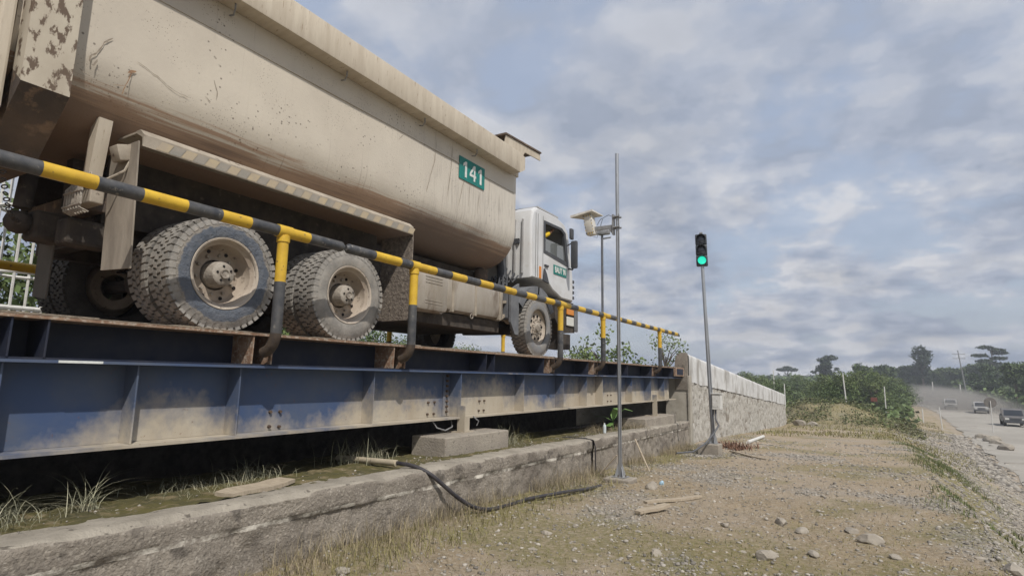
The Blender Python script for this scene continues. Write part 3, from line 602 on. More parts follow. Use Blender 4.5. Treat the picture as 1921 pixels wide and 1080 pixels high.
# ------------------------------------------------------------------ dump truck
WZ = 1.5+.878; WR = .528
def wheel_outer(parent, y, sx, washed, tyre_mat, name='wheel', x=-4.9, dual_inner=False, front=False, detail=True):
    # sx=+1: outer side faces +x
    w = .29; c = Vector((x, y, WZ)); rr = .325 if not front else .318
    m = MB()
    if front:
        prof = [(0, -.0), (.05, -.0), (.095, -.005), (.11, -.025), (.155, -.03), (.235, -.03), (.27, -.05), (.295, -.035), (.318, -.02), (.322, -.004), (.31, .0), (.30, -.03), (.29, -.2)]
        m.lathe(prof[:10], c-Vector((.03*sx, 0, 0)), 'x', 40, sgn=sx)
    else:
        prof = [(.14, -.155), (.20, -.16), (.245, -.15), (.262, -.13), (.27, -.03), (.295, -.015), (.318, -.004), (.328, .006), (.318, .012), (.300, .004), (.285, -.02)]
        m.lathe([(.14, -.17), (.235, -.175), (.262, -.14), (.272, -.04), (.300, -.018), (.322, .0), (.33, .012), (.326, .016), (.312, .012), (.305, .0)], c, 'x', 44, mis=[1, 1, 1, 1, 0, 0, 0, 0, 0], sgn=sx)
    rim = m.build(name, ['rim_metal', 'rim_inner'], parent, True, loc=c)
    # tyre
    t = MB(); n = 48; W2 = w
    prof = [(rr-.005, -.01), (rr+.01, .012), (rr+.05, .02), (rr+.11, .012), (WR-.055, .0), (WR-.028, -.012), (WR-.020, -.03), (WR-.020, -W2+.03), (WR-.028, -W2+.012), (rr+.1, -W2-.01), (rr, -W2+.01)]
    t.lathe(prof, c, 'x', 56, mis=[0]*4+[1]*4+[1, 1], sgn=sx)
    if detail:
        nb = 46
        for k in range(nb):
            a0 = 2*PI*k/nb
            for (xa, xb, ph, skew) in ((-.008, -.082, 0, .3), (-.088, -.142, .5, -.35), (-.148, -.202, 0, .35), (-.208, -.282, .5, -.3)):
                a = a0+2*PI*ph/nb; h = 2*PI/nb*.41; r0 = WR-.024; r1 = WR
                if xa == -.008: quad = [(xa, -h), (xa, h), (xb, h*1.0+h*skew), (xb-.0, -h*.8+h*skew)]
                elif ph == 0: quad = [(xa, -h*.9), (xa, h*.9), (xb, h*.9-h*skew), (xb, -h*.9-h*skew)]
                else: quad = [(xa, -h*.9), (xa, h*.9), (xb, h*.9-h*skew), (xb, -h*.9-h*skew)]
                vs = []
                for rad in (r0, r1):
                    for (xo, da) in quad:
                        shr = .93 if rad == r1 else 1; vs.append(c+Vector((xo*sx, math.cos(a+da*shr)*rad, math.sin(a+da*shr)*rad)))
                t.add(vs, [(4, 5, 6, 7), (0, 1, 5, 4), (1, 2, 6, 5), (2, 3, 7, 6), (3, 0, 4, 7)], 1)
            # shoulder lug reaching down the sidewall
            a = a0; h = 2*PI/nb*.34; vs = []
            for (rad, xo) in ((WR-.075, .002), (WR-.03, -.016), (WR-.002, -.010)):
                for s_ in (-1, 1): vs.append(c+Vector(((xo+.010)*sx, math.cos(a+s_*h)*rad, math.sin(a+s_*h)*rad)))
            t.add(vs, [(0, 1, 3, 2), (2, 3, 5, 4)], 1)
    t.build('tyre', [tyre_mat, 'rubber_dusty' if tyre_mat != 'rubber_dark' else 'rubber_dark'], rim, True, loc=c, autos=30)
    # hub
    h = MB()
    if front:
        h.lathe([(0, .045), (.045, .04), (.07, .03), (.085, .0), (.09, -.04)], c-Vector((.03*sx, 0, 0)), 'x', 20, sgn=sx)
        h.build('hub', 'hub_grey', rim, True)
        for k in range(10):
            a = 2*PI*k/10+.1; b = MB(); b.lathe([(0, .006), (.024, .006), (.026, -.004)], c+Vector((-.050*sx, math.cos(a)*.205, math.sin(a)*.205)), 'x', 12, sgn=sx); b.build('hand_hole', 'hole', rim)
        for k in range(10):
            a = 2*PI*k/10+.4; b = MB(); b.lathe([(0, .05), (.013, .05), (.015, 0)], c+Vector((-.06*sx, math.cos(a)*.135, math.sin(a)*.135)), 'x', 6, sgn=sx); b.build('wheel_nut', 'hub_grey', rim)
    elif not dual_inner:
        h.lathe([(0, .02), (.028, .02), (.034, .03), (.045, .03), (.048, .012), (.085, .008), (.105, -.006), (.118, -.05), (.128, -.17)], c-Vector((.025*sx, 0, 0)), 'x', 28, sgn=sx)
        h.build('hub', 'hub_grey', rim, True)
        for k in range(5):
            a = 2*PI*k/5+.5; b = MB(); b.lathe([(0, .004), (.010, .004), (.012, -.004)], c+Vector((-.012*sx, math.cos(a)*.068, math.sin(a)*.068)), 'x', 8, sgn=sx); b.build('hub_bolt', 'hole', rim)
        for k in range(10):
            a = 2*PI*k/10+.2; b = MB(); b.lathe([(0, .03), (.014, .03), (.016, 0)], c+Vector((-.172*sx, math.cos(a)*.182, math.sin(a)*.182)), 'x', 6, sgn=sx); b.build('wheel_nut', 'hub_grey', rim)
        for k in range(8):
            a = 2*PI*k/8+.35; b = MB(); b.lathe([(0, .003), (.017, .003), (.018, -.003)], c+Vector((-.168*sx, math.cos(a)*.222, math.sin(a)*.222)), 'x', 8, sgn=sx); b.build('hand_hole', 'hole', rim)
    return rim
def truck():
    root = thing('dump_truck', 'large dusty cream dump truck with white cab standing on the weighbridge', 'dump truck', (-6.15, 5.5, DZ))
    XL, XR = -5.0, -7.3; ZT = 5.0; ZB = 3.36; YR, YF = 1.38, 8.38
    def usec(off=0, zt=ZT):
        pts = [(XL+off, zz_) for zz_ in np.linspace(zt, ZB-off+.70, 12)]; rc = .62
        for k in range(0, 13):
            a = k/12*PI/2; pts.append((XL+off-rc*(1-math.cos(a)) if k else XL+off, ZB-off+rc*(1-math.sin(a))))
        left = [(XL+XR-x, z) for x, z in pts[::-1]]
        return pts+left
    sec = usec(); m = MB(); ys = list(np.linspace(YR, YF-.07, 80))+[YF-.02, YF]; k0 = len(m.v); n = len(sec)
    for y in ys:
        s = 0 if y < YF-.05 else (.02 if y < YF-.01 else .06)
        for (x, z) in sec:
            cx = (XL+XR)/2; dn_ = .016*float(fbm(y*1.1+3, z*1.3, 3))*(1 if z < 4.9 else 0)-.004; m.v.append((cx+(x-cx)*(1-s*.5)+(dn_ if x > cx else -dn_), y, z+(s if z < 4 else 0)*(1 if z < 4 else 0)))
    for i in range(len(ys)-1):
        for j in range(n-1): m.f.append((i*n+j, i*n+j+1, (i+1)*n+j+1, (i+1)*n+j)); m.m.append(0)
    for i in (0, len(ys)-1): m.f.append(tuple(i*n+j for j in range(n))); m.m.append(0)
    tub = m.build('tub', ['tub_paint'], root, True, loc=(0, 0, 1.65), autos=30); tub.location = Vector((0, 0, 1.65))-root.location
    # load of soil inside so the tub is not an empty lid
    m = MB(); m.box(XR+.05, XL-.05, YR+.05, YF-.1, 4.9, 4.96); m.build('load', 'deck_dirt', root)
    # top rim rail: box section, outward
    for sx, x0, x1 in ((1, -4.79, -5.0), (-1, -7.3, -7.51)):
        m = MB(); m.box(x0, x1, YR-.05, 8.13, ZT-.045, ZT+.31, bev=.012); m.build('rim_rail', 'rim_paint', root, True)
    m = MB(); m.prism([(8.13, ZT-.045), (8.13, ZT+.31), (8.0, ZT+.31), (8.0, ZT-.045)], 'x', -4.789, -5.0)
    m = MB(); m.prism([(8.132, ZT-.045), (8.30, ZT+.05), (8.30, ZT+.28), (8.132, ZT+.31)], 'x', -4.80, -5.0); m.build('rim_end_cap', 'rim_paint', root)
    m = MB(); m.box(-4.99, -7.3, YF-.25, YF+.02, ZT-.02, ZT+.30); m.build('front_rim', 'rim_paint', root)
    # cab protector shelf at the front top
    m = MB(); m.prism([(7.72, 5.30), (7.76, 5.50), (8.95, 5.58), (8.97, 5.46), (8.4, 5.42), (8.3, 5.30)], 'x', -4.86, -4.88); m.build('canopy_side', 'rim_paint', root)
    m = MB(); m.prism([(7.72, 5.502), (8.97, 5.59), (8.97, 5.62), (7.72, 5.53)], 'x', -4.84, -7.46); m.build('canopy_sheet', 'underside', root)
    # seam bead along the side, welded
    m = MB(); m.box(XL, XL+.006, YR+.34, YF-.1, 4.66, 4.672); m.build('weld_seam', 'tub_paint', root, loc=(0, 0, 1.65)).location = Vector((0, 0, 1.65))-root.location
    # tarp hooks
    SCR = [([(1.984, 4.133), (1.93, 4.066), (1.896, 3.966), (1.857, 3.918), (1.849, 3.861)], .012, 0), ([(1.899, 3.904), (1.88, 3.841)], .012, 0), ([(1.793, 3.78), (1.832, 3.754), (1.898, 3.751)], .010, 0),
           ([(2.18, 4.034), (2.277, 4.0), (2.366, 3.976), (2.452, 3.928), (2.546, 3.911), (2.632, 3.909)], .005, 0), ([(2.12, 3.909), (2.182, 3.944)], .022, 1), ([(2.152, 3.911), (2.117, 3.791), (2.095, 3.698)], .008, 1),
           ([(2.007, 3.717), (2.047, 3.703), (2.095, 3.698)], .006, 0), ([(2.027, 3.749), (2.117, 3.791)], .006, 1), ([(2.835, 4.179), (2.876, 4.082), (2.874, 3.996)], .008, 0), ([(2.767, 3.99), (2.827, 3.954)], .007, 0),
           ([(5.445, 4.665), (5.33, 4.532)], .006, 0), ([(6.114, 4.827), (6.085, 4.513), (6.005, 4.252), (5.928, 4.0)], .009, 0), ([(6.49, 4.901), (6.461, 4.478), (6.40, 4.06)], .010, 0), ([(6.796, 4.42), (6.763, 4.324), (6.68, 4.0)], .010, 0), ([(7.219, 4.373), (7.176, 4.014)], .010, 0), ([(7.5, 4.7), (7.49, 4.2)], .009, 0), ([(6.95, 4.42), (6.93, 4.05)], .008, 0), ([(7.8, 4.5), (7.79, 4.05)], .008, 0)]
    for pl, w, mi in SCR:
        pts = []; 
        for i in range(len(pl)-1):
            for k in range(4): t = k/4; pts.append((pl[i][0]*(1-t)+pl[i+1][0]*t+random.uniform(-.004, .004), pl[i][1]*(1-t)+pl[i+1][1]*t+random.uniform(-.004, .004)))
        pts.append(pl[-1]); vs = []; n_ = len(pts)
        for i, (y, z) in enumerate(pts):
            a_ = pts[max(i-1, 0)]; b_2 = pts[min(i+1, n_-1)]; dy, dz = b_2[0]-a_[0], b_2[1]-a_[1]; L__ = math.hypot(dy, dz) or 1; ww = w*.5*random.uniform(.4, 1.2)*(.3 if i in (0, n_-1) else 1); vs += [(XL+.0022, y-dz/L__*ww, z+dy/L__*ww), (XL+.0022, y+dz/L__*ww, z-dy/L__*ww)]
        m = MB(); m.add(vs, [(2*i, 2*i+1, 2*i+3, 2*i+2) for i in range(n_-1)]); m.build('scratch', ['scratch_dark', 'scratch_rust'][mi], root)
    for y in (2.9, 4.3, 5.7, 6.95):
        m = MB(); m.tube([(-4.88, y, ZT-.04), (-4.88, y, ZT-.10), (-4.93, y+.02, ZT-.135), (-4.99, y+.02, ZT-.12)], .009, 6); m.build('tarp_hook', 'galv_dull', root)
    # rear frame rib and tailgate
    def ribpoly(o): return [(-4.84+o, 5.3), (-4.84+o, 3.46), (-5.32, 2.98), (-6.98, 2.98), (-7.46-o, 3.46), (-7.46-o, 5.3)]
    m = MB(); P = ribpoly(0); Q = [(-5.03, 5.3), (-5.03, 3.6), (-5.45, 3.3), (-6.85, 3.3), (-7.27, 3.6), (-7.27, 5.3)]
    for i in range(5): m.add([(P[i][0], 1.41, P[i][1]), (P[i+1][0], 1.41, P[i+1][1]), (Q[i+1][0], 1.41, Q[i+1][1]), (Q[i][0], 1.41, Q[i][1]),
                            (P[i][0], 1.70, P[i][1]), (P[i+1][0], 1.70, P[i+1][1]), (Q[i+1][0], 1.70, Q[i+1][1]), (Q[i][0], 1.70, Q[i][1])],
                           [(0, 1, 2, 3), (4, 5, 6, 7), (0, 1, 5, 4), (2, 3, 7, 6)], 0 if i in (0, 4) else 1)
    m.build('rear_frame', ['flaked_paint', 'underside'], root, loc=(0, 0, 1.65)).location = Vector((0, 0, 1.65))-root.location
    m = MB(); m.box(-4.93, -7.37, 1.27, 1.36, 3.25, 5.4, bev=.02); m.build('tailgate', 'rim_paint', root)
    for x in (-4.95, -5.9, -6.8): m = MB(); m.box(x, x-.12, 1.17, 1.268, 3.3, 5.3, bev=.01); m.build('tailgate_rib', 'rim_paint', root)
    m = MB(); m.box(-5.35, -6.95, 2.12, 2.24, 2.80, 2.97); m.build('rear_crossmember', 'underside', root)
    # chassis
    for x in (-5.72, -6.58): m = MB(); m.box(x, x-.09, 2.25, 10.2, 2.55, 2.86); m.box(x+.0, x-.12, 2.1, 8.2, 2.862, 3.30); m.build('frame_rail', 'chassis_dark', root)
    for y in (2.3, 3.8, 5.9, 7.5): m = MB(); m.box(-5.66, -6.64, y, y+.15, 2.6, 2.85); m.build('crossmember', 'chassis_dark', root)
    for y in (3.065, 4.56, 9.04):
        m = MB(); m.tube([(-5.3, y, WZ), (-7.0, y, WZ)], .07, 10)
        if y < 5: m.ico((-6.15, y, WZ), .24, 2)
        m.build('axle', 'chassis_dark', root, True)
    for x in (-5.58, -6.72):
        for i in range(6): m = MB(); m.box(x-.04, x+.04, 3.0+.07*i, 4.62-.07*i, 2.52+.02*i, 2.537+.02*i); m.build('leaf_spring', 'chassis_dark', root)
    m = MB(); m.tube([(-6.15, 4.6, 2.45), (-6.15, 8.5, 2.6)], .06, 10); m.build('drive_shaft', 'chassis_dark', root, True)
    m = MB(); m.box(-5.75, -6.55, 8.3, 9.6, 2.3, 3.0, bev=.08); m.build('engine', 'chassis_dark', root)
    # mudguard over the bogie with hazard strip
    m = MB(); m.prism([(-5.02, 3.455), (-4.96, 3.455), (-4.895, 3.40), (-4.895, 3.30), (-4.905, 3.30), (-4.915, 3.38), (-5.02, 3.435)], 'y', 2.25, 5.585); m.box(-5.6, -5.021, 2.25, 5.585, 3.432, 3.45)
    m.build('mudguard', 'dusty_panel', root)
    y = 2.35; k = 0
    while y < 5.5:
        b = MB(); b.add([(-4.892, y, 3.308), (-4.892, y+.10, 3.308), (-4.892, y+.145, 3.385), (-4.892, y+.045, 3.385)], [(0, 1, 2, 3)]); b.build('hazard_strip', 'hazard_dark' if k % 2 else 'hazard_dust', root); y += .104; k += 1
    m = MB(); m.box(-5.58, -5.56, 2.3, 5.6, 2.75, 3.43); m.build('wheel_shade_panel', 'chassis_dark', root)  # dark panel added for the shaded void above the bogie wheels
    m = MB(); m.box(-5.45, -4.90, 5.585, 5.60, 2.70, 3.30); m.box(-5.45, -5.38, 5.587, 5.60, 2.20, 2.70); m.box(-5.38, -4.90, 5.587, 5.602, 2.19, 2.70); m.build('housing_front', 'splattered', root)
    m = MB(); m.prism([(-4.86, 3.32), (-5.30, 3.32), (-5.22, 2.29), (-4.76, 2.27)], 'y', 2.2, 2.212)
    m.build('mud_flap', 'mud_flap', root)
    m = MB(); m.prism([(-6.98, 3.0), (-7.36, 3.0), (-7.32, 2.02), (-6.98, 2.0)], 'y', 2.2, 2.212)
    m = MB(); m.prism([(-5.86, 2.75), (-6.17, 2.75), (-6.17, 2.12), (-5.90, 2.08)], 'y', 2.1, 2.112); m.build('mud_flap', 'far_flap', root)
    # bracket post, junction box, tail lamp with guard, chain, hoses at the rear
    m = MB(); m.prism([(-5.16, 3.52), (-5.29, 3.52), (-5.33, 2.98), (-5.24, 2.95)], 'y', 2.03, 2.13); m.build('body_bracket', 'rim_paint', root)
    m = MB(); m.box(-5.10, -4.97, 2.11, 2.25, 3.17, 3.30, bev=.012, rot=Matrix.Rotation(R(18), 3, 'X')); m.build('junction_box', 'dusty_panel', root, True)
    m = MB(); m.tube([(-4.98, 2.22, 3.2), (-4.98, 2.18, 3.08), (-5.05, 2.1, 3.0), (-5.15, 2.04, 2.98), (-5.2, 2.04, 3.06)], .010, 6); m.build('lamp_cable', 'dusty_panel', root, True)
    m = MB(); m.box(-5.40, -5.12, 2.02, 2.12, 2.80, 2.93, bev=.01); m.build('tail_lamp', 'dusty_panel', root)
    m = MB()
    for i in range(7): x = -5.12-.045*i; m.tube([(x, 2.0, 2.97), (x, 1.96, 2.91), (x, 1.96, 2.74), (x, 2.02, 2.72)], .009, 5)
    m.tube([(-5.10, 1.955, 2.77), (-5.41, 1.955, 2.77)], .009, 5); m.tube([(-5.10, 2.0, 2.97), (-5.41, 2.0, 2.97)], .009, 5); m.tube([(-5.10, 1.955, 2.88), (-5.41, 1.955, 2.88)], .009, 5); m.build('lamp_guard', 'hub_grey', root)
    m = MB(); m.box(-5.62, -5.42, 2.0, 2.35, 2.5, 2.72, bev=.03); m.box(-5.98, -5.75, 1.9, 2.2, 2.55, 2.8, bev=.03); m.build('rear_bracket', 'chassis_dark', root)
    m = MB(); m.tube([(-5.85, 1.86, 3.15), (-5.85, 1.84, 2.80)], .065, 10); m.ico((-5.85, 1.83, 2.68), .10, 2, .05); m.build('tow_hinge', 'chassis_dark', root, True)
    for i in range(14):
        t = i/13; p = Vector((-5.25-.35*t, 1.50+.25*t, 2.96-.33*t-.10*math.sin(PI*t))); b = MB(); a = .014
        rot = Matrix.Rotation(PI/2*(i % 2), 3, 'X') @ Matrix.Rotation(.7, 3, 'Y')
        b.tube([p+rot @ Vector((math.cos(q)*a*1.5, math.sin(q)*a, 0)) for q in np.linspace(0, 2*PI, 9)], .0055, 5, cap=False); b.build('chain_link', 'chassis_dark', root)
    m = MB(); m.tube([(-5.2, 1.45, 2.97), (-5.3, 1.5, 2.80), (-5.5, 1.58, 2.66), (-5.75, 1.6, 2.62)], .012, 6); m.build('air_hose', 'chassis_dark', root, True)
    # wheels
    wheel_outer(root, 3.065, 1, True, 'rubber_washed'); wheel_outer(root, 3.065, 1, True, 'rubber_dusty', 'inner_wheel', x=-5.235, dual_inner=True)
    wheel_outer(root, 4.56, 1, True, 'rubber_dusty'); wheel_outer(root, 4.56, 1, True, 'rubber_dusty', 'inner_wheel', x=-5.235, dual_inner=True)
    wheel_outer(root, 9.04, 1, False, 'rubber_pale', front=True)
    for y in (3.065, 4.56):
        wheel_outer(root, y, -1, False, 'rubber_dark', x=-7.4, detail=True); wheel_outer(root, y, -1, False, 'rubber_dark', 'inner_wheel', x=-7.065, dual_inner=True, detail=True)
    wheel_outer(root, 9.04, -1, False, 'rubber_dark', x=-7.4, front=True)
    # battery box and fuel tank
    m = MB(); m.box(-4.96, -5.5, 5.80, 6.48, 2.36, 2.88, bev=.07); tk = m.build('battery_box', 'tank', root, True)
    for z in (2.46, 2.50, 2.74, 2.78, 2.82): m = MB(); m.box(-4.955, -4.962, 5.95, 6.32, z, z+.014); m.build('rib', 'tank', tk)
    m = MB(); m.box(-5.02, -5.62, 6.50, 8.08, 2.42, 2.98, bev=.09); m.build('fuel_tank', 'tank', root, True)
    for y in (6.62, 7.2, 7.9): m = MB(); m.box(-5.012, -5.6, y, y+.05, 2.412, 2.99); m.build('tank_strap', 'dusty_panel', root)
    for y in (6.35, 7.1): m = MB(); m.tube([(-5.0, y+.035*math.cos(q), 2.39+.035*math.sin(q)) for q in np.linspace(0, 2*PI, 9)], .008, 5, cap=False); m.build('tow_ring', 'hub_grey', root)
    m = MB(); m.box(-5.15, -6.9, 5.9, 8.1, 2.22, 2.40); m.build('underbody', 'chassis_dark', root)
    # tangle of steps and brackets ahead of the tank
    for i in range(16):
        y = random.uniform(8.05, 8.42); z = random.uniform(2.42, 2.86); m = MB(); rt = Matrix.Rotation(random.uniform(-.9, .9), 3, 'X')
        m.box(-5.0-random.random()*.25, -5.06-random.random()*.25, y-.09, y+.09, z-.022, z+.022, rot=rt); m.build('bracket', 'dusty_panel', root)
    # air intake, cylinders and hoses behind the cab
    m = MB(); m.tube([(-5.6, 8.2, 3.0), (-5.6, 8.2, 3.32), (-5.6, 8.22, 3.4)], [.12, .12, .06], 14); m.build('air_canister', 'underside', root, True)
    m = MB(); m.tube([(-5.35, 8.55, 2.95), (-5.5, 8.7, 3.5), (-5.6, 8.7, 4.4)], [.09, .09, .08], 12); m.tube([(-5.9, 8.5, 2.9), (-5.9, 8.62, 3.8)], .07, 10); m.build('intake_duct', 'plastic_dark', root, True)
    for i in range(5): m = MB(); x = -5.2-.08*i; m.tube([(x, 8.4, 3.0+.03*i), (x-.03, 8.48, 3.25), (x-.02, 8.62, 3.15), (x, 8.8, 3.3+.05*i)], .015, 6); m.build('air_hose', 'plastic_dark', root, True)
    # cab
    prof = [(8.86, 3.27), (8.84, 4.30), (8.90, 4.52), (9.06, 4.62), (9.9, 4.63), (10.22, 4.57), (10.40, 4.42), (10.60, 3.70), (10.66, 3.30), (10.64, 3.02), (10.12, 3.02), (9.72, 3.14), (9.5, 3.27)]
    win = [(9.33, 3.80), (9.33, 4.43), (10.10, 4.45), (10.27, 4.38), (10.40, 3.70)]
    m = MB(); xa, xb = -4.97, -7.33; n = len(prof); vs = []; ins = .035
    cy = sum(p[0] for p in prof)/n; cz = sum(p[1] for p in prof)/n
    def shr(p, k): return (cy+(p[0]-cy)*(1-k), cz+(p[1]-cz)*(1-k))
    for xx, k in ((xa, .045), (xa-.018, .016), (xa-.05, 0), (xb+.05, 0), (xb+.018, .016), (xb, .045)):
        for p in prof: q = shr(p, k); vs.append((xx, q[0], q[1]))
    m.add(vs, [(i*n+j, i*n+(j+1) % n, (i+1)*n+(j+1) % n, (i+1)*n+j) for i in range(5) for j in range(n)])
    for xx in (xa, xb):     # side sheets with a window hole
        bm = bmesh.new(); lo = [bm.verts.new((xx, *shr(p, .045))) for p in prof]; li = [bm.verts.new((xx, *p)) for p in win]
        es = [bm.edges.new((lo[i], lo[(i+1) % n])) for i in range(n)]+[bm.edges.new((li[i], li[(i+1) % len(win)])) for i in range(len(win))]
        bmesh.ops.triangle_fill(bm, edges=es, use_beauty=True, use_dissolve=False)
        bm.verts.index_update(); m.add([v.co.copy() for v in bm.verts], [[v.index for v in f.verts] for f in bm.faces]); bm.free()
    cabo = m.build('cab', 'cab_white', root, True, autos=28)
    def frame(xx, s):
        f = MB(); wi = [(9.40, 3.86), (9.40, 4.38), (10.05, 4.40), (10.19, 4.34), (10.30, 3.80)]; k = len(win)
        vs = [(xx+.006*s, *p) for p in win]+[(xx+.006*s, *p) for p in wi]+[(xx-.05*s, *p) for p in win]+[(xx-.05*s, *p) for p in wi]
        fs = []
        for i in range(k): j = (i+1) % k; fs += [(i, j, k+j, k+i), (k+i, k+j, 3*k+j, 3*k+i), (i, j, 2*k+j, 2*k+i), (2*k+i, 2*k+j, 3*k+j, 3*k+i)]
        f.add(vs, fs); f.build('window_frame', 'plastic_dark', cabo)
        g = MB(); g.add([(xx-.02*s, 9.40, 3.86), (xx-.02*s, 9.40, 4.10), (xx-.02*s, 10.22, 4.10), (xx-.02*s, 10.30, 3.80)], [(0, 1, 2, 3)]); g.build('window', 'window_glass', cabo)
    frame(xa, 1); frame(xb, -1)
    m = MB(); m.add([(-5.07, 10.44, 4.36), (-7.23, 10.44, 4.36), (-7.23, 10.62, 3.72), (-5.07, 10.62, 3.72)], [(0, 1, 2, 3)]); m.build('windscreen', 'glass_dark', cabo)
    for x in (-5.12, -5.28, -5.44, -5.62): m = MB(); m.box(x, x-.03, 8.815, 8.846, 3.35, 4.35); m.build('rear_rib', 'cab_grey', cabo)
    m = MB(); m.box(-5.2, -5.3, 8.80, 8.84, 3.9, 3.99); m.build('rear_vent', 'plastic_dark', cabo)
    m = MB(); m.box(xa+.003, xa+.006, 9.30, 9.306, 3.3, 4.50); m.box(xa+.002, xa+.006, 9.02, 9.026, 3.3, 4.5); m.box(xa+.002, xa+.006, 9.1, 9.106, 3.3, 4.5); m.build('door_seam', 'plastic_dark', cabo)
    m = MB(); m.box(xa+.003, xa+.03, 9.36, 9.50, 3.55, 3.585); m.build('door_handle', 'plastic_dark', cabo)
    m = MB(); m.box(xa+.002, xa+.004, 9.16, 9.25, 3.30, 3.52); m.build('sticker', 'lamp_amber', cabo); m = MB(); m.prism([(9.30, 3.27), (9.34, 3.5), (9.42, 3.42), (9.52, 3.24)], 'x', xa+.002, xa+.03); m.build('step_trim', 'plastic_dark', cabo)
    for z in (3.08, 3.19, 3.30, 3.41): m = MB(); m.box(-5.0, -4.962, 10.60, 10.67, z, z+.06); m.build('grille_slot', 'plastic_dark', cabo)
    m = MB(); m.box(-5.0, -7.3, 9.15, 10.0, 4.632, 4.66); m.build('roof_hatch', 'cab_grey', cabo)
    m = MB(); m.box(-5.3, -5.75, 9.05, 9.5, 3.35, 3.8, bev=.05); m.box(-5.3, -5.75, 9.0, 9.15, 3.8, 4.4, bev=.05); m.build('seat', 'plastic_dark', cabo, True)
    m = MB(); m.box(-5.05, -7.25, 10.2, 10.5, 3.3, 3.82, bev=.05); m.build('dashboard', 'plastic_dark', cabo, True)
    # mirror
    m = MB(); m.box(-4.83, -4.69, 10.2, 10.28, 3.64, 4.20, bev=.03); mir = m.build('wing_mirror', 'plastic_dark', root, True)
    m = MB(); m.tube([(-4.97, 10.36, 4.15), (-4.85, 10.3, 4.17), (-4.77, 10.26, 4.15)], .012, 6); m.tube([(-4.97, 10.42, 3.68), (-4.85, 10.34, 3.64), (-4.77, 10.26, 3.70)], .02, 6); m.build('mirror_arm', 'plastic_dark', mir)
    m = MB(); m.box(-4.86, -4.80, 10.20, 10.32, 4.24, 4.46, bev=.02); m.build('upper_mirror', 'plastic_dark', root, True)
    # fender, bumper, lamps
    m = MB(); cy_, cz_ = 9.04, WZ
    for (a0, a1) in ((28, 84), (88, 150)):
        arc = [R(a) for a in np.linspace(a0, a1, 10)]
        k = len(m.v)
        for xx in (-4.93, -5.4):
            for rad in (.60, .74): m.v += [(xx, cy_+math.cos(a)*rad, cz_+math.sin(a)*rad) for a in arc]
        for i in range(9):
            for (p, q) in ((0, 10), (20, 30), (10, 30), (0, 20)): m.f.append((k+p+i, k+p+i+1, k+q+i+1, k+q+i)); m.m.append(0)
    m.build('fender', 'fender_dust', root, True)
    m = MB(); m.box(-5.0, -5.4, 8.18, 8.42, 2.45, 2.95, bev=.03); m.prism([(8.16, 2.95), (8.42, 3.08), (8.42, 2.2), (8.3, 2.2), (8.16, 2.4)], 'x', -4.95, -4.99); m.build('fender_skirt', 'fender_dust', root)
    m = MB(); m.prism([(9.85, 3.0), (10.64, 3.0), (10.72, 2.85), (10.70, 2.40), (10.1, 2.36), (9.82, 2.62)], 'x', -4.97, -7.33); m.build('bumper', 'chassis_dark', root)
    m = MB(); m.box(-4.965, -4.94, 10.30, 10.62, 2.74, 2.90, bev=.01); m.build('headlight', 'lamp_amber', root)
    m = MB(); m.box(-4.965, -4.94, 10.30, 10.62, 2.52, 2.70, bev=.01); m.build('headlight', 'lamp_white', root)
    m = MB(); m.box(-4.965, -4.93, 10.64, 10.80, 2.42, 2.95, bev=.02); m.build('bumper_corner', 'fender_dust', root, True)
    m = MB(); m.box(-4.97, -5.3, 10.1, 10.5, 2.05, 2.35); m.build('front_step', 'chassis_dark', root)
    # number plates (boards with raised letters)
    def board(y0, y1, z0, z1, text, x, size, nm='number_board', par=root, dy=0):
        m = MB(); m.box(x, x+.008, y0, y1, z0, z1); bd = m.build(nm, 'green_plate', par)
        cu = bpy.data.curves.new('digits', 'FONT'); cu.body = text; cu.size = size; cu.align_x = 'CENTER'; cu.align_y = 'CENTER'; cu.extrude = .002; cu.offset = size*.028; cu.resolution_u = 3
        to = bpy.data.objects.new('digits', cu); COL.objects.link(to); bpy.context.view_layer.update()
        me = bpy.data.meshes.new_from_object(to.evaluated_get(bpy.context.evaluated_depsgraph_get())); bpy.data.objects.remove(to)
        me.materials.clear(); me.materials.append(MATS['white_print'])
        w_ = max(v.co.x for v in me.vertices)-min(v.co.x for v in me.vertices); ks = (y1-y0)*.84/w_
        for v in me.vertices: v.co.x *= ks
        o = bpy.data.objects.new('lettering', me); COL.objects.link(o); o.parent = bd; o.rotation_euler = (PI/2, 0, PI/2)
        o.location = Vector((x+.011, (y0+y1)/2, (z0+z1)/2))-wl(bd)
    m = MB(); m.box(XL+.001, XL+.009, 6.66, 7.34, 4.435, 4.785); bd = m.build('number_board', 'green_plate', root)
    one = [(.0, 0), (.05, 0), (.05, .25), (.012, .25), (-.045, .205), (-.045, .165), (.0, .19)]
    four = [(.035, 0), (.075, 0), (.075, .06), (.10, .06), (.10, .10), (.075, .10), (.075, .25), (.03, .25), (-.075, .10), (-.075, .06), (.035, .06)]
    for oy, pl in ((6.80, one), (7.0, four), (7.20, one)):
        m = MB(); m.prism([(oy+a, 4.485+b) for a, b in pl], 'x', XL+.0105, XL+.013)
        m.build('digit', 'white_print', bd)
        if pl is four: m = MB(); m.prism([(oy-.035, .102+4.485), (oy+.035, .102+4.485), (oy+.035, .190+4.485)], 'x', XL+.0135, XL+.014); m.build('digit_gap', 'green_plate', bd)
    board(9.74, 10.30, 3.47, 3.65, 'BAUT 90', xa+.002, .16)
    return root
truck()

